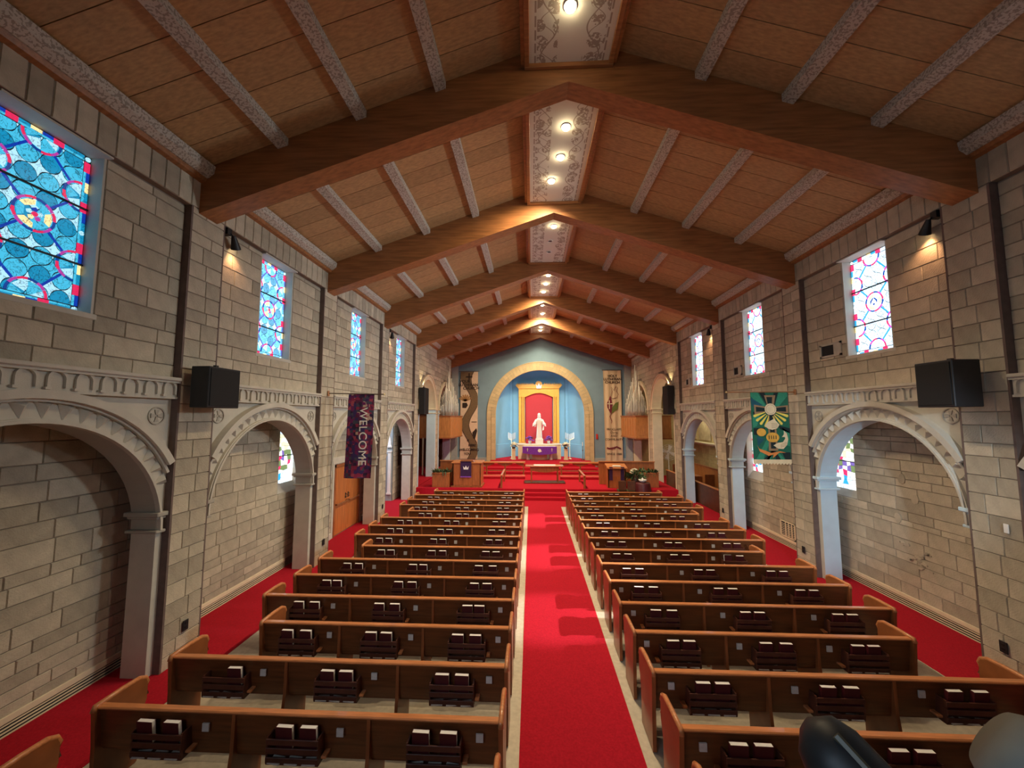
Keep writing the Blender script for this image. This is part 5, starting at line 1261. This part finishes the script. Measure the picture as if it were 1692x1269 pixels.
# peeling plaster marks on the right aisle wall
pp = MB(); rg = random.Random(3)
for i in range(16):
    y, z = rg.uniform(8.1, 8.75), rg.uniform(.85, 1.3); r_ = rg.uniform(.03, .09); n = 9
    pp.prism([(y+r_*rg.uniform(.5, 1.3)*cos(2*pi*t/n), z+.5*r_*rg.uniform(.5, 1.3)*sin(2*pi*t/n)) for t in range(n)], 0, 6.925, 6.908)
for y, z in ((8.7, 1.75), (8.55, 2.55), (8.3, 2.2)): pp.prism([(y+.08*cos(2*pi*t/8), z+.14*sin(2*pi*t/8)*rg.uniform(.5, 1)) for t in range(8)], 0, 6.925, 6.912)
o = pp.build('peeling_plaster', 'stone'); tag(o, 'rough peeling patch on the sandy wall inside the second right arch', 'plaster patch', kind='stuff')
# ------------------------------------------------------------------ hanging banners
wb = thing('banner', 'purple patchwork banner reading WELCOME hung from the left wall', 'banner', (-5.2, 10.4, 2.2))
MB().tube([(-6.13, 10.4, 4.45), (-4.60, 10.4, 4.42)], .014, 8).build('pole', 'brown_metal', wb); MB().box(-6.134, 10.36, 4.38, -6.10, 10.44, 4.52, ch=.01).build('wall_mount', 'brass', wb); MB().lathe([(.004, -.03), (.03, 0), (.004, .03)], (-4.58, 10.4, 4.42), 10).build('finial', 'gold_metal', wb, True)
b = MB(); nx, nz = 10, 16
def wy(u, v): return 10.4+.035*sin(u*7+v*2.5)*v+.0
def wx(u, v): return -5.56+(-.07*v)+(.71+.03*v)*u
for i in range(nx):
    for j in range(nz):
        q = [(i/nx, j/nz), ((i+1)/nx, j/nz), ((i+1)/nx, (j+1)/nz), (i/nx, (j+1)/nz)]
        b.quad(*[(wx(u, v), wy(u, v), 4.42-2.23*v) for u, v in q])
b.build('cloth', 'patchwork', wb, True)
tm = text_mesh('WELCOME', .305, .002, 'white', space=1.06)
put(tm, 'lettering', wb, (-5.12, 10.335, 3.30), (pi/2, pi/2, 0))
gb = thing('banner', 'green banner with gold cross, loaves and two fish hung from the right wall', 'banner', (5.5, 10.4, 2.6))
MB().tube([(6.13, 10.4, 4.45), (4.42, 10.4, 4.45)], .014, 8).build('pole', 'brass', gb); MB().box(6.134, 10.36, 4.38, 6.10, 10.44, 4.52, ch=.01).build('wall_mount', 'brass', gb); MB().lathe([(.004, -.03), (.03, 0), (.004, .03)], (4.40, 10.4, 4.45), 10).build('finial', 'gold_metal', gb, True)
GX0, GX1, GZ1, GZ0 = 5.0, 5.93, 4.44, 2.72
MB().box(GX0, 10.395, GZ0, GX1, 10.405, GZ1).build('cloth', 'ban_green', gb)
gx = lambda px: GX0+(px-170)/(700-170)*(GX1-GX0); gz = lambda py: GZ1-(py-150)/(1090-150)*(GZ1-GZ0)
lay = [0]
def shp(pts_, m_, name, order=1):
    b = MB(); y = 10.394-.002*order; b.prism([(gx(p[0]), gz(p[1])) for p in pts_], 1, y, y-.002); b.build(name, m_, gb)
for P_ in ([(170, 150), (270, 150), (380, 340), (300, 345), (170, 200)], [(570, 150), (690, 150), (690, 200), (560, 350), (510, 340)], [(200, 1090), (370, 800), (400, 860), (300, 1090)], [(340, 1090), (420, 980), (440, 1000), (400, 1090)], [(560, 1090), (500, 1000), (520, 980), (620, 1090)], [(185, 470), (300, 430), (240, 620), (185, 640)], [(590, 640), (690, 700), (690, 900), (640, 880)]): shp(P_, 'ban_lightgreen', 'light_ray', 1)
for P_ in ([(290, 150), (370, 150), (430, 330), (400, 340)], [(500, 160), (560, 150), (500, 340), (470, 330)], [(190, 420), (420, 440), (200, 460)], [(500, 440), (690, 400), (690, 450)], [(190, 650), (350, 640), (350, 760), (190, 740)], [(540, 610), (700, 650), (700, 720), (560, 660)], [(430, 470), (470, 470), (480, 1000), (420, 1000)], [(300, 1090), (430, 960), (470, 960), (380, 1090)], [(480, 1090), (480, 960), (560, 1090)], [(570, 980), (690, 980), (690, 1090), (620, 1090)]): shp(P_, 'ban_dark', 'dark_ray', 1)
shp([(170, 220), (340, 330), (200, 350), (175, 320)], 'ban_teal', 'teal_ray', 2); shp([(230, 760), (340, 800), (240, 900)], 'ban_teal', 'teal_ray', 2)
for P_ in ([(360, 190), (520, 190), (490, 340), (400, 340)], [(210, 320), (370, 350), (370, 430), (215, 455)], [(690, 330), (510, 350), (510, 430), (690, 440)], [(400, 430), (500, 430), (520, 960), (390, 960)]): shp(P_, 'ban_tan', 'cross_outline', 3)
for P_ in ([(390, 215), (475, 215), (462, 330), (410, 330)], [(235, 350), (365, 368), (365, 412), (235, 422)], [(660, 352), (515, 368), (515, 412), (660, 420)], [(420, 450), (480, 450), (490, 930), (420, 930)]): shp(P_, 'ban_dark', 'cross_fill', 4)
for a in range(4):
    for sx in (-1, 1):
        t0 = radians(20+a*17); c_, s_ = sx*cos(t0), sin(t0); ex, ey = 440+c_*250, 400+s_*235; nx_, ny_ = -s_*sx*12, c_*sx*12
        shp([(440+c_*85-nx_*.4, 400+s_*85-ny_*.4), (ex-nx_*1.6, ey-ny_*1.6), (ex+c_*14, ey+s_*14), (ex+nx_*1.6, ey+ny_*1.6), (440+c_*85+nx_*.4, 400+s_*85+ny_*.4)], 'ban_yellow', 'gold_ray', 5)
cir = lambda cx, cy, rx, ry, n=20: [(cx+rx*cos(2*pi*t/n), cy+ry*sin(2*pi*t/n)) for t in range(n)]
shp(cir(440, 385, 82, 80), 'ban_cream', 'host_disc', 6); shp(cir(440, 385, 66, 64), 'ban_tan', 'disc_ring', 7); shp(cir(440, 385, 62, 60), 'ban_cream', 'disc_centre', 8)
shp([(345, 615), (390, 565), (480, 520), (520, 560), (555, 600), (520, 650), (450, 672), (390, 655)], 'ban_cream', 'upper_fish', 6)
for k_ in range(4): shp([(440, 580+k_*20), (525, 585+k_*16), (525, 589+k_*16), (440, 585+k_*20)], 'ban_tan', 'fish_stripe', 7)
shp(cir(295, 705, 65, 55), 'ban_gold', 'loaf', 6); shp(cir(450, 775, 92, 68), 'ban_gold', 'loaf', 6)
for k_ in range(4): shp([(395+k_*32, 750), (405+k_*32, 750), (405+k_*32, 800), (395+k_*32, 800)], 'ban_dark', 'loaf_mark', 7)
shp([(455, 885), (520, 850), (590, 840), (625, 790), (620, 770), (580, 770), (610, 730), (610, 680), (650, 720), (665, 800), (645, 880), (590, 935), (520, 930)], 'ban_cream', 'lower_fish', 6)
for k_ in range(3): shp([(555, 870+k_*18), (640, 845+k_*18), (640, 849+k_*18), (555, 875+k_*18)], 'ban_tan', 'fish_stripe', 7)
shp([(225, 880), (250, 930), (340, 960), (420, 990), (540, 965), (630, 985), (530, 985), (460, 1040), (435, 1060), (450, 1010), (380, 1030), (260, 970)], 'ban_orange', 'wheat_spray', 6)
b = MB(); n = 12
for i in range(n):
    a, c = GX0+(GX1-GX0)*i/n, GX0+(GX1-GX0)*(i+1)/n; b.prism([(a, GZ0+.02), (c, GZ0+.02), (c, GZ0-.07), ((a+c)/2, GZ0-.11), (a, GZ0-.07)], 1, 10.385, 10.41)
b.build('fringe', 'ban_cream', gb)
# ------------------------------------------------------------------ balcony rail and stage lights at the lower right
br = thing('balcony_rail', 'dark balcony front rail below the viewer', 'rail', (0, .9, 2.5))
MB().box(-6.1, .80, 2.30, 6.1, .98, 2.44, ch=.015).build('top_rail', 'dark_wood', br); MB().box(-6.1, .84, 1.6, 6.1, .94, 2.30).build('panel', 'pew_wood', br)
def stage(name, label, base, path, radii, m_, extra=None):
    s = thing(name, label, 'stage light', base)
    MB().tube(path, radii, 20).build('housing', m_, s, True)
    mid = Vector(path[len(path)//2]); MB().tube([base, (base[0], base[1], mid.z-.05), tuple(mid)], .012, 6).build('yoke', 'black', s)
    return s
s1 = stage('stage_light', 'black cylindrical stage light in front of the lowest right pew', (.30, .9, 2.44), [(.115, 1.19, 2.975), (.13, 1.17, 2.965), (.15, 1.14, 2.94), (.34, .92, 2.72), (.40, .85, 2.66)], [.02, .065, .085, .095, .09], 'black_gloss')
MB().tube([(.135, 1.10, 3.012), (.30, .90, 2.822)], .010, 6).build('trim_strip', 'trim_olive', s1)  # olive strip laid along the black housing as its highlight
s2 = thing('stage_light', 'grey hooded cream stage light at the lower right corner', 'stage light', (.75, .9, 2.44))
ax0, ax1 = Vector((.60, 1.12, 2.95)), Vector((.90, .83, 2.69))
MB().tube([ax0, ax0.lerp(ax1, .3), ax1], [.094, .100, .104], 28).build('housing', 'lamp_cream', s2, True)
MB().tube([ax0.lerp(ax1, -.12), ax0.lerp(ax1, -.07), ax0.lerp(ax1, .015)], [.082, .102, .108], 28, cap=True).build('hood', 'lamp_grey', s2, True)
MB().tube([ax0.lerp(ax1, .13), ax0.lerp(ax1, .20)], [.104, .105], 28).build('band', 'black', s2, True)
MB().tube([(.75, .9, 2.44), (.75, .9, 2.70)], .014, 6).build('yoke', 'black', s2)
sw = MB().box(6.134, 6.07, 2.16, 6.12, 6.13, 2.29, ch=.004).build('thermostat', 'white'); tag(sw, 'small white thermostat on the right stone pier nearest the viewer', 'thermostat')
# ------------------------------------------------------------------ extra lights
light('AREA', 'side_chapel_glow', (-7.9, 16.3, 4.3), (-7.4, 17.2, 0), 110, (.8, .86, 1.0), 1.2, 1.2)
light('AREA', 'choir_room_light', (8.6, 23.5, 4.6), (9.4, 23.5, 1), 50, (1, .85, .45), .6, .6)
